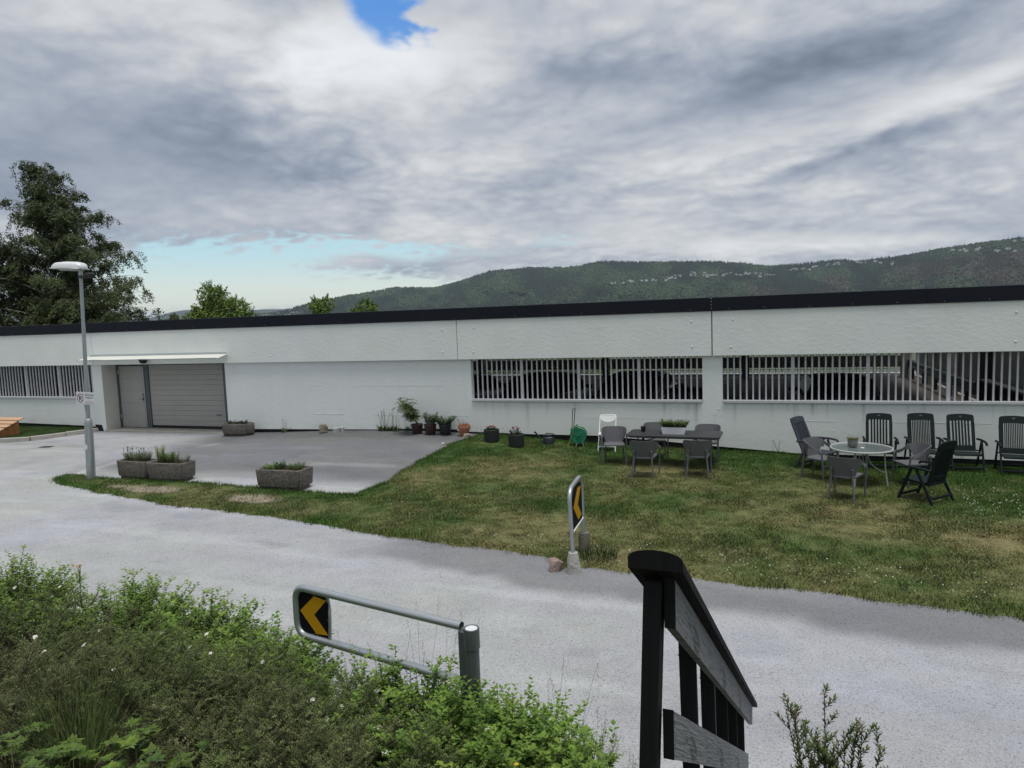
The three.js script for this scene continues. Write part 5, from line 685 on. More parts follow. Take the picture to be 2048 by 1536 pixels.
// shrubs on the bank, in two rows
{
  const S = PL.spirea, bright = 'bright green shrub';
  S('leafy_shrub', `${bright} at the far end of the bank, cut by the photo edge`, [-7.3, -4.9], 0.8, 0.5, 150, 101);
  S('leafy_shrub', `${bright} on the bank below the yellow wildflower`, [-5.98, -5.0], 0.84, 0.62, 230, 102);
  S('leafy_shrub', `${bright} with small white blossom by the road, third from the barrier arrow panel`, [-4.95, -4.95], 0.8, 0.58, 220, 103);
  S('leafy_shrub', `${bright} by the road, nearest to the rounded end of the barrier`, [-4.15, -4.8], 0.78, 0.5, 190, 104);
  S('young_shrub', 'thin young shrub of a few leafy shoots under the barrier arrow', [-3.62, -4.9], 0.62, 0.2, 22, 105);
  S('young_shrub', 'small bright shrub in front of the lower barrier pipe beside the arrow panel', [-3.18, -4.6], 0.7, 0.24, 50, 106);
  S('leafy_shrub', `${bright} hiding the middle of the lower barrier pipe`, [-2.5, -4.38], 0.86, 0.42, 170, 107);
  S('leafy_shrub', `${bright} hiding the foot of the square barrier post`, [-2.08, -4.25], 0.82, 0.4, 170, 108);
  S('leafy_shrub', `${bright} right in front of the round bollard`, [-1.7, -4.22], 0.84, 0.42, 190, 109);
  S('leafy_shrub', `${bright} between bollard and stair railing, second from the bottom edge`, [-1.42, -3.98], 0.8, 0.42, 180, 110);
  S('leafy_shrub', `${bright} at the bottom edge nearest to the stair railing, with a yellow bud`, [-1.18, -3.72], 0.72, 0.42, 170, 111);
  const Q = PL.potentilla, n = 'white_flowering_shrub';
  Q(n, 'olive fine-leaved shrub with white flowers on the bank, topmost beside the photo edge', [-6.0, -4.15], 0.8, 0.62, 95, 121, 5);
  Q(n, 'olive fine-leaved shrub behind the tall grass clump with a pair of white flowers', [-4.9, -3.95], 0.78, 0.62, 95, 122, 4);
  Q(n, 'olive fine-leaved shrub with several white blooms in the middle of the bank', [-4.2, -3.75], 0.8, 0.6, 100, 123, 4);
  Q(n, 'olive fine-leaved shrub in front of the bright shrub by the barrier end', [-3.68, -3.95], 0.82, 0.6, 105, 124, 1);
  Q(n, 'olive fine-leaved shrub below the black arrow panel with one white bloom', [-3.15, -3.95], 0.78, 0.52, 95, 125, 2, 0.05);
  Q(n, 'olive fine-leaved shrub between the arrow panel and the bright shrub at the pipe', [-2.75, -3.85], 0.72, 0.5, 90, 126, 1);
  Q(n, 'brownish fine-leaved shrub above the broad-leaved plant', [-3.45, -3.62], 0.66, 0.5, 85, 127, 1, 0.3);
  Q(n, 'dense fine-leaved shrub with one large white flower near the bottom edge', [-2.75, -3.3], 0.66, 0.52, 95, 128, 2, 0.1);
  Q(n, 'rounded light olive shrub left of the bright shrubs at the bollard', [-2.25, -3.72], 0.62, 0.46, 90, 129, 0);
  Q(n, 'low light olive shrub at the bottom edge before the bright shrubs', [-1.85, -3.45], 0.56, 0.44, 80, 130, 0);
  Q(n, 'grey green shrub at the bottom edge below the rounded light olive one', [-2.25, -2.95], 0.45, 0.42, 70, 131, 0, 0.2);
  Q(n, 'dark shrub at the photo edge behind the grass clump', [-4.85, -3.1], 0.62, 0.5, 75, 132, 3, 0.12);
  const g = PL.grassClump;
  g('grass_clump', 'tall green grass clump arching among the olive shrubs at the photo edge', [-3.98, -2.98], 0.92, 340, 0.17, 141, 0.06, 0.25);
  g('grass_clump', 'dry thin grass clump at the road side below the bollard', [-1.18, -4.4], 0.75, 110, 0.16, 142, 0.45, 0.5);
  g('grass_clump', 'dry thin grass clump nearest to the stair railing', [-0.92, -4.05], 0.62, 130, 0.16, 143, 0.35, 0.5);
  g('grass_stalks', 'few tall seeding stalks behind the barrier pipes', [-2.95, -4.98], 1.1, 10, 0.35, 144, 1, 0.6);
  g('grass_stalks', 'seeding stalks between the square post and the pipes', [-2.45, -4.8], 1.15, 8, 0.22, 145, 1, 0.6);
  g('grass_stalks', 'seeding stalks on the road side of the bollard', [-1.55, -4.55], 1.0, 16, 0.28, 146, 0.9, 0.6);
  g('grass_clump', 'dark green grass tuft against the mossy concrete foot of the arrow barrier', [-2.27, -9.95], 0.36, 300, 0.24, 147, 0.04, 0.1, plain, 0.018, 0.55);
  // dry twigs under the shrubs
  { const r = rng(150), ST = new Stems(), t = thing('dry_twigs', 'tangle of dry brown twigs under the shrubs at the bottom edge', 'twigs', [-2.6, land(-2.6, -2.8), -2.8]); for (let i = 0; i < 260; i++) { const o = V((r() - 0.5) * 2.6, 0, (r() - 0.5) * 1.1); o.y = land(o.x - 2.6, o.z - 2.8) - land(-2.6, -2.8); ST.add(shoot(o, dirOf(r() * 6.28, 0.25 + 0.7 * r()), 0.18 + 0.25 * r(), 0.4, 4, r), 0.0028, 0.001, 3); } obj('twigs', ST.geo(), M.drytwig, t).userData.kind = 'stuff'; }
  // broad-leaved plants at the bottom edge
  for (const [label, x, z, n, seed, w] of [['light green plant with large pointed leaves at the bottom edge, below the brownish shrub', -3.5, -3.1, 44, 160, 0.42], ['pointed leaves of a low plant in the bottom corner under the grass clump', -3.98, -2.72, 26, 161, 0.28], ['few large pointed leaves at the bottom edge beside the dry twigs', -3.1, -3.42, 18, 162, 0.24]]) { const r = rng(seed), t = thing('broad_leaved_plant', label, 'plant', [x, land(x, z) - 0.02, z]), LV = new Leaves(), ST = new Stems();
    for (let i = 0; i < n; i++) { const o = V((r() - 0.5) * 2 * w, 0, (r() - 0.5) * w * 0.8); o.y = land(o.x + x, o.z + z) - land(x, z); const P = shoot(o, dirOf(r() * 6.28, 1.1 + 0.3 * r()), 0.08 + 0.2 * r(), 0.2, 5, r); ST.add(P, 0.0035, 0.002, 4); const e = P[5], tone = r(); for (let k = 0; k < 5; k++) { const d = dirOf(r() * 0.4 + k * 1.26, -0.05 + 0.35 * r()), u = V(-d.x * 0.3, 1, -d.z * 0.3).normalize(), c = shade(mixc([0.05, 0.11, 0.016], [0.13, 0.21, 0.022], tone), 0.7 + 0.5 * r()); for (let q = -1; q < 2; q++) LV.add(e, d.clone().applyAxisAngle(V(0, 1, 0), q * 0.42), u, 0.075 * (q ? 0.8 : 1) * (0.6 + 0.6 * r()), 0.03, c, 0.14); } }
    obj('stems', ST.geo(), M.greenStem, t); obj('foliage', LV.geo(), M.glossLeaf, t).userData.kind = 'stuff'; }
  // yellow wildflower above the shrubs
  { const r = rng(170), t = thing('yellow_wildflower', 'tall yellow wildflower rising above the bright shrub', 'flower', [-6.05, land(-6.05, -4.72), -4.72]), F = new Leaves(), P = shoot(V(0, 0, 0), V(0.02, 1, 0), 0.95, 0, 6, r), ST = new Stems(); ST.add(P, 0.005, 0.003, 5); for (let k = 0; k < 5; k++) { const e = P[6].clone().add(V((r() - 0.5) * 0.12, 0.04 * r(), (r() - 0.5) * 0.06)); ST.add([P[5], e], 0.002, 0.0015, 3); for (let j = 0; j < 11; j++) F.add(e, dirOf(j * 0.571, 0.2 + 0.5 * r()), V(0, 1, 0), 0.024, 0.009, [0.42, 0.26, 0.02]); } obj('stem', ST.geo(), M.greenStem, t); obj('flower_heads', F.geo(), M.leaf, t); }
  { const t = thing('yellow_flower', 'single small yellow flower low in the bright shrubs near the railing', 'flower', [-1.28, land(-1.28, -3.45), -3.45]), r = rng(171), F = new Leaves(); obj('stem', [rod([0, 0, 0], [0.01, 0.72, 0.02], 0.002)], M.greenStem, t); for (let j = 0; j < 10; j++) F.add(V(0.01, 0.72, 0.02), dirOf(j * 0.63, 0.6), V(0, 1, 0), 0.02, 0.012, [0.55, 0.42, 0.02]); obj('petals', F.geo(), M.leaf, t); }
  // open shrub right of the railing
  { const r = rng(180), x = 0.29, z = -3.35, t = thing('branching_shrub', 'open fine-leaved shrub with faded flower heads right of the stair railing', 'shrub', [x, land(x, z), z]), LV = new Leaves(), ST = new Stems(), FL = new Leaves(), H = 1.46;
    for (let i = 0; i < 20; i++) { const a = r() * 6.28, P = shoot(V(0, 0, 0), dirOf(a, 1.55 - 0.14 * r()), H * (0.76 + 0.26 * r()), 0.0, 10, r); ST.add(P, 0.006, 0.0018, 5); for (let k = 4; k < 10; k++) for (let m = 0; m < 2; m++) { const S = shoot(P[k].clone().lerp(P[k + 1], r()), dirOf(r() * 6.28, 0.75 + 0.4 * r()), 0.08 + 0.14 * r() * (11 - k) / 6, -0.1, 4, r); ST.add(S, 0.0022, 0.001, 3); leafShoot(LV, S, 0.0048, 0.030, 0.36, (s) => mixc([0.035, 0.06, 0.02], [0.10, 0.145, 0.035], s), r, { from: 0.1, angle: 0.9 }); } leafShoot(LV, P, 0.006, 0.030, 0.36, (s) => mixc([0.035, 0.06, 0.02], [0.11, 0.155, 0.035], s), r, { from: 0.5, angle: 0.9 }); if (r() < 0.5) { const e = P[10]; for (let k = 0; k < 12; k++) FL.add(e.clone().add(V((r() - 0.5) * 0.03, (r() - 0.5) * 0.03, (r() - 0.5) * 0.03)), dirOf(r() * 6.28, r() - 0.5), V(0, 1, 0), 0.011, 0.009, [0.16, 0.075, 0.07]); } }
    obj('stems', ST.geo(), M.twig, t).userData.kind = 'stuff'; obj('foliage', LV.geo(), M.leaf, t).userData.kind = 'stuff'; obj('flower_heads', FL.geo(), M.leaf, t).userData.kind = 'stuff'; }
}
// ---------------------------------------------------------------- planters and pots
function troughGeo(w, d, h, r, taper, wallT) { // rounded trough, open at the top
  const ring = (W, D, y) => { const P = []; for (const [sx, sz, a0] of [[1, 1, 0], [-1, 1, Math.PI / 2], [-1, -1, Math.PI], [1, -1, Math.PI * 1.5]]) for (let k = 0; k <= 5; k++) { const a = a0 + k / 5 * Math.PI / 2, q = Math.min(r, W * 0.49, D * 0.49); P.push([sx * (W / 2 - q) + Math.cos(a) * q, y, sz * (D / 2 - q) + Math.sin(a) * q]); } return P; };
  const rs = [ring(w * taper, d * taper, 0), ring(w * (taper + 0.02), d * (taper + 0.02), 0.03), ring(w - 0.006, d - 0.006, h - 0.02), ring(w - 0.012, d - 0.012, h - 0.004), ring(w - 0.03, d - 0.03, h), ring(w - 2 * wallT + 0.012, d - 2 * wallT + 0.012, h), ring(w - 2 * wallT, d - 2 * wallT, h - 0.012), ring(w - 2 * wallT - 0.02, d - 2 * wallT - 0.02, h * 0.5)];
  const n = rs[0].length, I = []; for (let i = 0; i < rs.length - 1; i++) for (let j = 0; j < n; j++) { const a = i * n + j, b = i * n + (j + 1) % n; I.push(a, a + n, b, b, a + n, b + n); } for (let j = 1; j < n - 1; j++) I.push(0, j, j + 1);
  const g = new THREE.BufferGeometry(); g.setAttribute('position', new THREE.Float32BufferAttribute(rs.flat(2), 3)); g.setIndex(I); g.computeVertexNormals(); return metric(toCreasedNormals(g, 0.9));
}
function planter(label, [x, z], w, d, turn, group) { const t = thing('concrete_planter', label, 'planter', [x, plain(x, z) - 0.02, z], turn, group); obj('trough', troughGeo(w, d, 0.36, 0.07, 0.93, 0.055).translate(0, 0.1, 0), M.aggregate, t); obj('base', metric(rbox(w * 0.82, 0.12, d * 0.82, 0.03, 0, 0.055, 0)), M.aggregate, t); obj('soil', metric(box(w - 0.13, 0.05, d - 0.13, 0, 0.415, 0)), M.soil, t); return t; }
function tuftPlant(t, name, [x, y, z], n, h, spread, leaf, col, seed, m = M.leaf, opt = {}) { const r = rng(seed), LV = new Leaves(), ST = new Stems(); for (let i = 0; i < n; i++) { const a = r() * 6.28, q = Math.sqrt(r()), o = V(x + Math.cos(a) * spread[0] * q, y, z + Math.sin(a) * spread[1] * q), P = shoot(o, dirOf(a, opt.up ?? 1.2), h * (0.6 + 0.5 * r()), opt.droop ?? 0.15, 5, r); ST.add(P, opt.stem ?? 0.003, 0.001, 3); leafShoot(LV, P, opt.gap ?? 0.012, leaf, opt.ratio ?? 0.3, col, r, { from: opt.from ?? 0.1, angle: opt.angle ?? 0.9 }); } const f = obj(name, LV.geo(), m, t); f.userData.kind = 'stuff'; obj('stalks', ST.geo(), opt.stemMat ?? M.greenStem, f).userData.kind = 'stuff'; return f; }
{
  const gr = 'exposed aggregate planters along the grass strip';
  const a = planter('long concrete planter with flowering lavender, nearest to the lamp post', [-13.82, -12.55], 0.98, 0.44, R(-3), gr);
  tuftPlant(a, 'lavender', [0, 0.43, 0], 170, 0.22, [0.38, 0.12], 0.036, (s) => mixc([0.055, 0.085, 0.04], [0.11, 0.15, 0.07], s), 201, M.leaf, { gap: 0.009, ratio: 0.2 });
  { const r = rng(202), ST = new Stems(), F = new Leaves(); for (let i = 0; i < 46; i++) { const P = shoot(V((r() - 0.5) * 0.76, 0.43, (r() - 0.5) * 0.22), dirOf(r() * 6.28, 1.35 + 0.2 * r()), 0.24 + 0.1 * r(), 0, 4, r); ST.add(P, 0.0015, 0.001, 3); for (let k = 0; k < 14; k++) F.add(P[4].clone().add(V((r() - 0.5) * 0.014, -0.05 * r(), (r() - 0.5) * 0.014)), dirOf(r() * 6.28, 0.6), V(0, 0, 1), 0.013, 0.008, [0.05, 0.04, 0.065]); } obj('lavender_spikes', F.geo(), M.leaf, a).userData.kind = 'stuff'; obj('stalks', ST.geo(), M.greenStem, a).userData.kind = 'stuff'; }
  const b = planter('concrete planter with yellow green herbs and a grey tuft, touching the lavender planter', [-12.78, -12.5], 1.0, 0.5, R(3), gr);
  tuftPlant(b, 'tall_herb', [-0.26, 0.43, 0], 26, 0.38, [0.1, 0.08], 0.045, (s) => mixc([0.12, 0.18, 0.02], [0.2, 0.24, 0.03], s), 203, M.leaf, { up: 1.45, droop: 0, ratio: 0.3 });
  tuftPlant(b, 'herb', [-0.04, 0.43, 0.02], 60, 0.24, [0.2, 0.1], 0.06, (s) => mixc([0.06, 0.13, 0.02], [0.12, 0.19, 0.03], s), 204, M.leaf, { up: 1.4, ratio: 0.2 });
  tuftPlant(b, 'grey_tuft', [0.33, 0.43, 0.0], 60, 0.2, [0.11, 0.1], 0.028, (s) => [0.12, 0.135, 0.10], 205, M.leaf, { up: 1.15, ratio: 0.14, gap: 0.009 });
  tuftPlant(b, 'thin_stalks', [0.1, 0.43, 0], 10, 0.36, [0.16, 0.06], 0.02, () => [0.09, 0.085, 0.08], 206, M.leaf, { up: 1.45, gap: 0.05, ratio: 0.2, from: 0.75 });
  const c = planter('single concrete planter with mixed low leaves, standing apart near the lawn', [-9.62, -12.42], 1.12, 0.56, R(1), gr);
  tuftPlant(c, 'rosette', [-0.08, 0.43, 0.06], 18, 0.2, [0.05, 0.05], 0.075, () => [0.12, 0.17, 0.09], 207, M.leaf, { up: 1.1, ratio: 0.34, gap: 0.022, from: 0.4 });
  tuftPlant(c, 'low_leaves', [-0.25, 0.42, 0], 40, 0.13, [0.2, 0.14], 0.06, (s) => mixc([0.05, 0.12, 0.02], [0.12, 0.2, 0.035], s), 208, M.glossLeaf, { up: 0.9, ratio: 0.5, gap: 0.02 });
  tuftPlant(c, 'cushion', [0.1, 0.42, -0.02], 130, 0.1, [0.2, 0.12], 0.014, () => [0.10, 0.12, 0.055], 209, M.leaf, { gap: 0.008, ratio: 0.3 });
  tuftPlant(c, 'bushy_herb', [0.32, 0.42, 0], 34, 0.17, [0.12, 0.12], 0.04, (s) => mixc([0.05, 0.11, 0.02], [0.11, 0.18, 0.04], s), 210, M.glossLeaf, { up: 1.1, ratio: 0.45 });
  // oval planter at the garage door
  { const t = thing('oval_planter', 'oval concrete planter with dark rosettes at the corner of the garage door', 'planter', [-15.28, plain(-15.3, -17.7) - 0.02, -17.66], R(2)); obj('trough', troughGeo(1.04, 0.5, 0.3, 0.22, 0.96, 0.05).translate(0, 0.1, 0), M.aggregate, t); obj('base', metric(rbox(0.86, 0.12, 0.36, 0.04, 0, 0.06, 0)), M.aggregate, t); obj('soil', metric(box(0.8, 0.05, 0.3, 0, 0.36, 0)), M.soil, t); for (const [k, x, s] of [[0, -0.25, 1], [1, -0.02, 0.7], [2, 0.22, 1.05]]) tuftPlant(t, 'rosette', [x, 0.37, 0], 26, 0.13 * s, [0.06, 0.06], 0.05, () => [0.035, 0.042, 0.03], 220 + k, M.leaf, { up: 1.05, ratio: 0.4, gap: 0.016 }); }
  const pot = (name, label, [x, z], prof, m, turn = 0) => { const t = thing(name, label, 'potted plant', [x, plain(x, z) + 0.0, z], turn); obj('pot', metric(lathe(prof, 28)), m, t); const [rx, ry] = prof[prof.length - 1]; obj('soil', metric(put(new THREE.CylinderGeometry(rx * 0.98, rx * 0.98, 0.02, 20), 0, ry, 0)), M.soil, t); return t; };
  const bucket = (r0, r1, h) => [[0, 0], [r0, 0], [r1, h - 0.03], [r1 + 0.008, h - 0.028], [r1 + 0.008, h], [r1 - 0.006, h], [r1 - 0.016, h - 0.04]];
  { const t = pot('potted_tomato', 'tall drooping tomato plant in a plum coloured pot by the wall', [-9.16, -17.72], bucket(0.13, 0.165, 0.27), M.plum); const r = rng(231), LV = new Leaves(), ST = new Stems(); for (let i = 0; i < 9; i++) { const P = shoot(V((r() - 0.5) * 0.1, 0.24, (r() - 0.5) * 0.1), dirOf(2.6 + 1.6 * (r() - 0.5), 1.15), 0.55 + 0.35 * r(), 0.35, 8, r); ST.add(P, 0.006, 0.002, 5); for (let k = 3; k < 9; k++) for (let m = 0; m < 5; m++) { const S = shoot(P[k], dirOf(r() * 6.28, 0.2), 0.12 + 0.14 * r(), 0.9, 4, r); ST.add(S, 0.002, 0.001, 3); leafShoot(LV, S, 0.02, 0.075, 0.45, (s) => mixc([0.06, 0.10, 0.03], [0.15, 0.2, 0.07], s), r, { from: 0.1 }); } } obj('stems', ST.geo(), M.greenStem, t); obj('foliage', LV.geo(), M.leaf, t).userData.kind = 'stuff'; }
  { const t = pot('potted_herb', 'dark green herb in a plum coloured pot right beside the tomato plant', [-8.72, -17.66], bucket(0.13, 0.17, 0.29), M.plum); tuftPlant(t, 'foliage', [0, 0.26, 0], 34, 0.36, [0.13, 0.13], 0.07, (s) => mixc([0.03, 0.06, 0.025], [0.06, 0.095, 0.04], s), 232, M.glossLeaf, { up: 1.25, ratio: 0.5, gap: 0.022, from: 0.2 }); }
  { const t = pot('potted_herb', 'leafy green plant spilling over a dark blue pot by the wall', [-8.3, -17.74], bucket(0.14, 0.17, 0.28), M.navyPot); tuftPlant(t, 'foliage', [0, 0.25, 0], 44, 0.4, [0.15, 0.13], 0.075, (s) => mixc([0.035, 0.075, 0.025], [0.075, 0.13, 0.045], s), 233, M.glossLeaf, { up: 0.95, ratio: 0.5, gap: 0.02, droop: 0.5 }); }
  { const t = pot('terracotta_pot', 'terracotta pot of small pinkish flowers by the wall', [-7.72, -17.72], [[0, 0], [0.11, 0], [0.15, 0.2], [0.172, 0.205], [0.176, 0.3], [0.16, 0.302], [0.15, 0.27]], M.terracotta); tuftPlant(t, 'flowers', [0, 0.27, 0], 50, 0.1, [0.1, 0.1], 0.028, () => [0.42, 0.17, 0.11], 234, M.leaf, { up: 0.8, ratio: 0.6, gap: 0.014 }); tuftPlant(t, 'grey_leaves', [-0.05, 0.26, -0.04], 8, 0.24, [0.09, 0.05], 0.04, () => [0.15, 0.16, 0.13], 235, M.leaf, { up: 1.2, ratio: 0.4, gap: 0.03 }); }
  const round = (r, h) => [[0, 0], [r * 0.94, 0], [r, 0.05], [r * 1.02, h - 0.03], [r * 1.03, h - 0.01], [r * 1.0, h], [r * 0.9, h], [r * 0.88, h - 0.05]];
  for (const [x, z, seed, label, up] of [[-6.72, -17.2, 241, 'black round pot with low red flowers, nearest to the terracotta pot', 0.05], [-5.93, -16.9, 242, 'black round pot with a taller clump of dark red flowers near the watering can', 0.14]]) {
    const t = pot('round_pot', label, [x, z], round(0.2, 0.34), M.anthracite); t.position.y += 0.02; tuftPlant(t, 'leaves', [0, 0.29, 0], 26, 0.1 + up * 0.6, [0.1, 0.1], 0.04, () => [0.035, 0.05, 0.02], seed, M.glossLeaf, { up: 1.1, ratio: 0.6 }); const r = rng(seed), F = new Leaves(); for (let k = 0; k < 9; k++) { const e = V((r() - 0.5) * 0.2, 0.37 + up * (0.5 + 0.6 * r()), (r() - 0.5) * 0.14); for (let j = 0; j < 16; j++) F.add(e.clone().add(V((r() - 0.5) * 0.04, (r() - 0.5) * 0.03, (r() - 0.5) * 0.04)), dirOf(r() * 6.28, 0.5), V(0, 1, 0), 0.024, 0.022, up < 0.1 ? [0.42, 0.02, 0.055] : [0.22, 0.012, 0.03]); } obj('flowers', F.geo(), M.leaf, t); }
  // on the tables
  const ty = gy(-1.9, -16.25) + 0.741;
  { const t = thing('flower_box', 'white plastic flower box of green leaves on the long table', 'planter', [-1.9, ty, -16.17], R(-1)); obj('box', troughGeo(0.56, 0.17, 0.16, 0.03, 0.88, 0.008), M.white, t); obj('soil', metric(box(0.52, 0.02, 0.14, 0, 0.135, 0)), M.soil, t); tuftPlant(t, 'leaves', [0, 0.14, 0], 150, 0.19, [0.27, 0.06], 0.07, (s) => mixc([0.05, 0.10, 0.02], [0.14, 0.2, 0.06], s), 251, M.glossLeaf, { up: 1.0, ratio: 0.22, gap: 0.016 }); }
  { const t = thing('small_pot', 'small black plant pot on the long table', 'pot', [-2.62, ty, -16.4]); obj('pot', lathe([[0, 0], [0.045, 0], [0.06, 0.11], [0.064, 0.112], [0.064, 0.125], [0.056, 0.125], [0.05, 0.1], [0, 0.1]], 20), M.black, t); tuftPlant(t, 'seedling', [0, 0.1, 0], 8, 0.05, [0.03, 0.03], 0.025, () => [0.08, 0.13, 0.04], 252, M.leaf, { ratio: 0.4 }); }
  { const t = thing('table_plant', 'grey pot with a yellow green cushion plant on the round glass table', 'potted plant', [1.7, gy(1.85, -15.45) + 0.724, -15.5]); obj('pot', lathe([[0, 0], [0.06, 0], [0.085, 0.02], [0.095, 0.07], [0.095, 0.15], [0.088, 0.152], [0.084, 0.13], [0, 0.13]], 24), M.greyPot, t); tuftPlant(t, 'cushion', [0, 0.13, 0], 130, 0.08, [0.08, 0.08], 0.018, () => [0.22, 0.22, 0.045], 253, M.leaf, { up: 1.0, gap: 0.01, ratio: 0.35 }); }
  // weeds at the foot of the wall
  const weed = (label, [x, z], n, seed, h, leafy) => { const r = rng(seed), t = thing('wall_weed', label, 'weed', [x, plain(x, z) - 0.01, z]), LV = new Leaves(), ST = new Stems(), F = new Leaves(); for (let i = 0; i < n; i++) { const P = shoot(V((r() - 0.5) * 0.5 * (n > 2 ? 1 : 0.1), 0, 0), dirOf(r() * 6.28, 1.3 + 0.2 * r()), h * (0.6 + 0.5 * r()), -0.05, 6, r); ST.add(P, 0.006, 0.004, 4); const e = P[6]; for (let k = 0; k < 22; k++) F.add(e.clone().add(V((r() - 0.5) * 0.02, (r() - 0.5) * 0.03, (r() - 0.5) * 0.02)), dirOf(r() * 6.28, 0.7), V(0, 1, 0), 0.016, 0.008, [0.05, 0.04, 0.03]); } for (let i = 0; i < leafy; i++) { const a = r() * 6.28, d = dirOf(a, 0.5 + 0.5 * r()); LV.add(V((r() - 0.5) * 0.45 * (n > 2 ? 1 : 0.2), 0, 0.02 * r()), d, V(-d.x, 1.4, -d.z).normalize(), 0.18 + 0.14 * r(), 0.055, shade([0.07, 0.12, 0.03], 0.7 + 0.6 * r())); } obj('stalks', ST.geo(), M.greenStem, t); obj('leaves', LV.geo(), M.leaf, t); obj('seed_heads', F.geo(), M.leaf, t); return t; };
  weed('single wiry weed at the wall between the oval planter and the boulder', [-13.85, -18.06], 2, 261, 0.5, 9);
  weed('clump of tall seeding weeds at the wall beside the tomato plant', [-10.35, -18.04], 8, 262, 0.72, 34);
  weed('trailing weed stalks at the wall next to the plum pots', [-9.85, -18.0], 4, 263, 0.45, 14);
  weed('thin dry weed at the wall next to the first recliner', [0.35, -18.06], 2, 264, 0.5, 3);
  PL.grassClump('wall_grass', 'ragged grass growing round the flat pale stone at the lawn corner', [-7.0, -17.85], 0.3, 140, 0.4, 265, 0.1, 0.5, plain);
}
// ---------------------------------------------------------------- trees behind the garage
function crownLeaf(LV, p, out, len, c, r) { const d = V(r() - 0.5 + out.x * 0.5, r() - 0.8 + out.y * 0.3, r() - 0.5 + out.z * 0.5).normalize(), u = V(r() - 0.5 + out.x, r() * 1.2 + 0.2, r() - 0.5 + out.z); u.addScaledVector(d, -u.dot(d)).normalize(); LV.add(p, d, u, len, len * 0.62, c); }
function birch(label, [x, y, z], H, W, seed, limbs, col, hang = 1) {
  const r = rng(seed), t = thing('birch_tree', label, 'tree', [x, y, z]), ST = new Stems(), TW = new Stems(), LV = new Leaves();
  const trunk = shoot(V(0, 0, 0), V(0.02, 1, 0), H * 0.96, 0, 12, r); ST.add(trunk, 0.26, 0.03, 8);
  for (let i = 0; i < limbs; i++) {
    const f = 0.12 + 0.86 * ((i + r()) / limbs) ** 1.15, k = Math.min(11, Math.floor(f * 12)), o = trunk[k].clone().lerp(trunk[k + 1], f * 12 - k), a = i * 2.4 + r(), reach = W * Math.max(0.06, 1 - Math.max(0, (f - 0.3) / 0.7)) ** 0.75 * (0.55 + 0.45 * Math.sqrt(r()));
    const P = shoot(o, dirOf(a, 0.55 + 0.35 * r() + 0.35 * f), Math.max(0.9, reach * 1.15), 0.95, 7, r); ST.add(P, 0.05 * (1.2 - f) + 0.012, 0.008, 5);
    for (let j = 1; j < 8; j++) for (let m = 0; m < (reach > 2.2 ? 3 : 1); m++) { // sprays along the limb, and twigs that hang from them
      const b = P[j].clone().lerp(P[j - 1], r()), S = shoot(b, dirOf(a + (r() - 0.5) * 2.6, 0.1 + 0.5 * r()), 0.35 + 0.7 * r(), 1.1, 4, r); TW.add(S, 0.012, 0.004, 3);
      for (const q of [2, 3, 4]) { const L = (0.5 + 1.5 * r() * r()) * hang * (1.1 - 0.45 * f) * (0.6 + 0.4 * j / 7); const Hn = shoot(S[q], dirOf(r() * 6.28, -0.7), L, 0.8, 4, r); TW.add(Hn, 0.005, 0.002, 3); for (let n = 0; n < 5; n++) { const steps = Math.ceil(L * 4.2); for (let w = 0; w < steps / 0.95; w++) { const p = Hn[Math.min(3, n)].clone().lerp(Hn[Math.min(4, n + 1)], r()); p.x += (r() - 0.5) * 0.3; p.z += (r() - 0.5) * 0.3; p.y += (r() - 0.5) * 0.12; crownLeaf(LV, p, V(p.x / W, 0.3, p.z / W), 0.135 + 0.07 * r(), shade(mixc(col[0], col[1], r()), 0.7 + 0.6 * r()), r); } } }
    }
  }
  obj('trunk', ST.geo(), M.bark, t).userData.kind = 'stuff'; obj('twigs', TW.geo(), M.twig, t).userData.kind = 'stuff'; const c = obj('crown', LV.geo(), M.leaf, t); c.userData.kind = 'stuff'; return t;
}
function maple(label, [x, y, z], H, W, seed, lobes, leaf, dens = 1, col = [[0.06, 0.115, 0.018], [0.13, 0.20, 0.035]]) {
  const r = rng(seed), t = thing('leafy_tree', label, 'tree', [x, y, z]), ST = new Stems(), LV = new Leaves(); ST.add(shoot(V(0, 0, 0), V(0, 1, 0), H * 0.7, 0, 6, r), 0.16, 0.05, 7);
  for (let i = 0; i < lobes; i++) { const a = i * 2.4 + r() * 0.6, q = Math.sqrt((i + 0.5) / lobes), top = V(Math.cos(a) * W * q * 0.85, H * (1 - 0.36 * q * q) * (0.86 + 0.16 * r()), Math.sin(a) * W * q * 0.85), P = [V(0, H * 0.42, 0), V(top.x * 0.45, lerp(H * 0.42, top.y, 0.55), top.z * 0.45), top]; ST.add(P, 0.06, 0.012, 5); const R0 = W * (0.24 + 0.13 * r()); const tone = r();
    for (let k = 0; k < 260 * dens; k++) { const d = dirOf(r() * 6.28, Math.asin(2 * r() - 1)), p = top.clone().addScaledVector(d, R0 * (0.45 + 0.6 * Math.cbrt(r()))); p.y = top.y + (p.y - top.y) * 0.8; crownLeaf(LV, p, d, leaf * (0.7 + 0.6 * r()), shade(mixc(col[0], col[1], 0.6 * tone + 0.4 * r()), 0.75 + 0.5 * r()), r); } 
    for (let b = 0; b < 5; b++) { const S = shoot(top, dirOf(r() * 6.28, 0.4 + r()), R0 * 1.35, 0, 4, r); ST.add(S, 0.012, 0.004, 3); leafShoot(LV, S, 0.035, leaf, 0.6, () => mixc(col[0], col[1], tone), r, { from: 0.3 }); } }
  obj('trunk', ST.geo(), M.twig, t).userData.kind = 'stuff'; obj('crown', LV.geo(), M.leaf, t).userData.kind = 'stuff'; return t;
}
const dark = [[0.044, 0.068, 0.02], [0.096, 0.128, 0.04]];
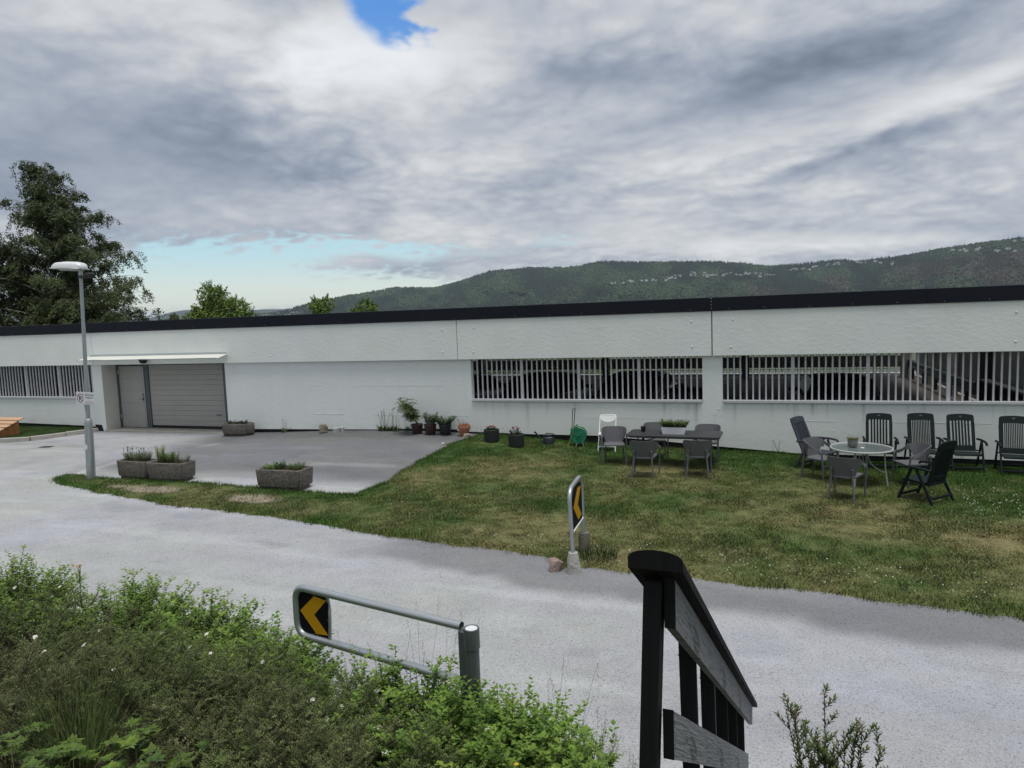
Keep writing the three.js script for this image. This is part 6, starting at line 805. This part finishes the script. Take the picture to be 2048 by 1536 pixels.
birch('tall weeping birch rising high behind the garage and the street lamp', [-53.2, -2.5, -43.6], 20.6, 7.2, 301, 96, dark);
birch('lower dark weeping birch filling the photo edge beside the tall birch', [-57.5, -2.5, -42.6], 14, 5.8, 302, 70, dark, 0.8);
birch('dense low birch between the tall birch and the roof edge', [-51.2, -2.5, -41.6], 10.0, 5.6, 303, 64, dark, 0.7);
maple('bright green maple crown above the roof between the birch and the low twin tree', [-37.6, -2, -42.4], 8.1, 2.7, 311, 26, 0.2, 1, [[0.075, 0.14, 0.02], [0.16, 0.24, 0.04]]);
maple('small yellow green treetop just above the roof next to the birch', [-43.2, -2, -43.6], 6.8, 0.85, 312, 7, 0.17, 0.6, [[0.09, 0.12, 0.03], [0.15, 0.18, 0.05]]);
maple('bright green treetop with an upright shoot, left one of the twin crowns above the roof', [-29.1, -2.5, -43], 7.45, 1.6, 313, 14, 0.18, 1, [[0.075, 0.14, 0.02], [0.16, 0.24, 0.04]]);
maple('flat bright green treetop, right one of the twin crowns above the roof', [-26.1, -2.5, -43.3], 7.75, 1.5, 314, 12, 0.18, 0.9, [[0.075, 0.14, 0.02], [0.16, 0.24, 0.04]]);
maple('two thin green shoots of a young tree just above the roof', [-15.75, -2.5, -44.6], 7.2, 0.7, 315, 2, 0.16, 0.18);
maple('yellow green bush seen through the barred opening beyond the garage', [-10.6, -3, -43], 3.7, 2.2, 316, 12, 0.18, 0.7, [[0.10, 0.15, 0.02], [0.2, 0.24, 0.04]]);
maple('green bush seen through the first bars beyond the garage', [-16, -3, -43], 3.9, 2.5, 317, 12, 0.18, 0.7);
{ // pale houses down in the valley, glimpsed through the barred openings
  const r = rng(401), wm = mat([0.55, 0.55, 0.53], 0.8), rm = mat([0.10, 0.08, 0.07], 0.9); let proto;
  for (let i = 0; i < 46; i++) { const z = -170 - 260 * r(), x = lerp(-0.55, 0.22, r()) * -z, o = proto ? dup(proto, [0, 0, 0], 0) : (proto = thing('valley_house', 'small house in the valley glimpsed under the roof through the bars', 'house', [0, 0, 0], 0, 'houses in the valley beyond the garage')); if (i === 0) { obj('wall', prism([[-4.5, -3], [4.5, -3], [4.5, 3.6], [0, 6.2], [-4.5, 3.6]], 8).translate(0, 0, -4), wm, proto); obj('roof', [box(5.8, 0.4, 9, 2.45, 5.2, 0, 0, 0, -0.52), box(5.8, 0.4, 9, -2.45, 5.2, 0, 0, 0, 0.52)], rm, proto); } o.position.set(x, landFar(x, z) + 2, z); o.rotation.y = r() * 3; }
  const tr = rng(402), g = clean(new THREE.IcosahedronGeometry(1, 1)); const L = []; for (let i = 0; i < 1500; i++) { const z = -150 - 420 * tr(), x = lerp(-0.6, 0.25, tr()) * -z; L.push([x, landFar(x, z) + 2, z, 2 + 2.6 * tr(), tr()]); } const im = new THREE.InstancedMesh(g, mat([1, 1, 1], 1), L.length), m = new THREE.Matrix4(); L.forEach(([x, y, z, s, k], i) => { m.makeScale(s, s * 1.25, s).setPosition(x, y, z); im.setMatrixAt(i, m); im.setColorAt(i, rgb(0.03 + 0.05 * k, 0.05 + 0.06 * k, 0.02 + 0.01 * k)); }); im.name = 'valley_woods'; scene.add(im); tag(im, 'green trees between the houses down in the valley', null, null, 'stuff');
}
renderer.render(scene, camera);
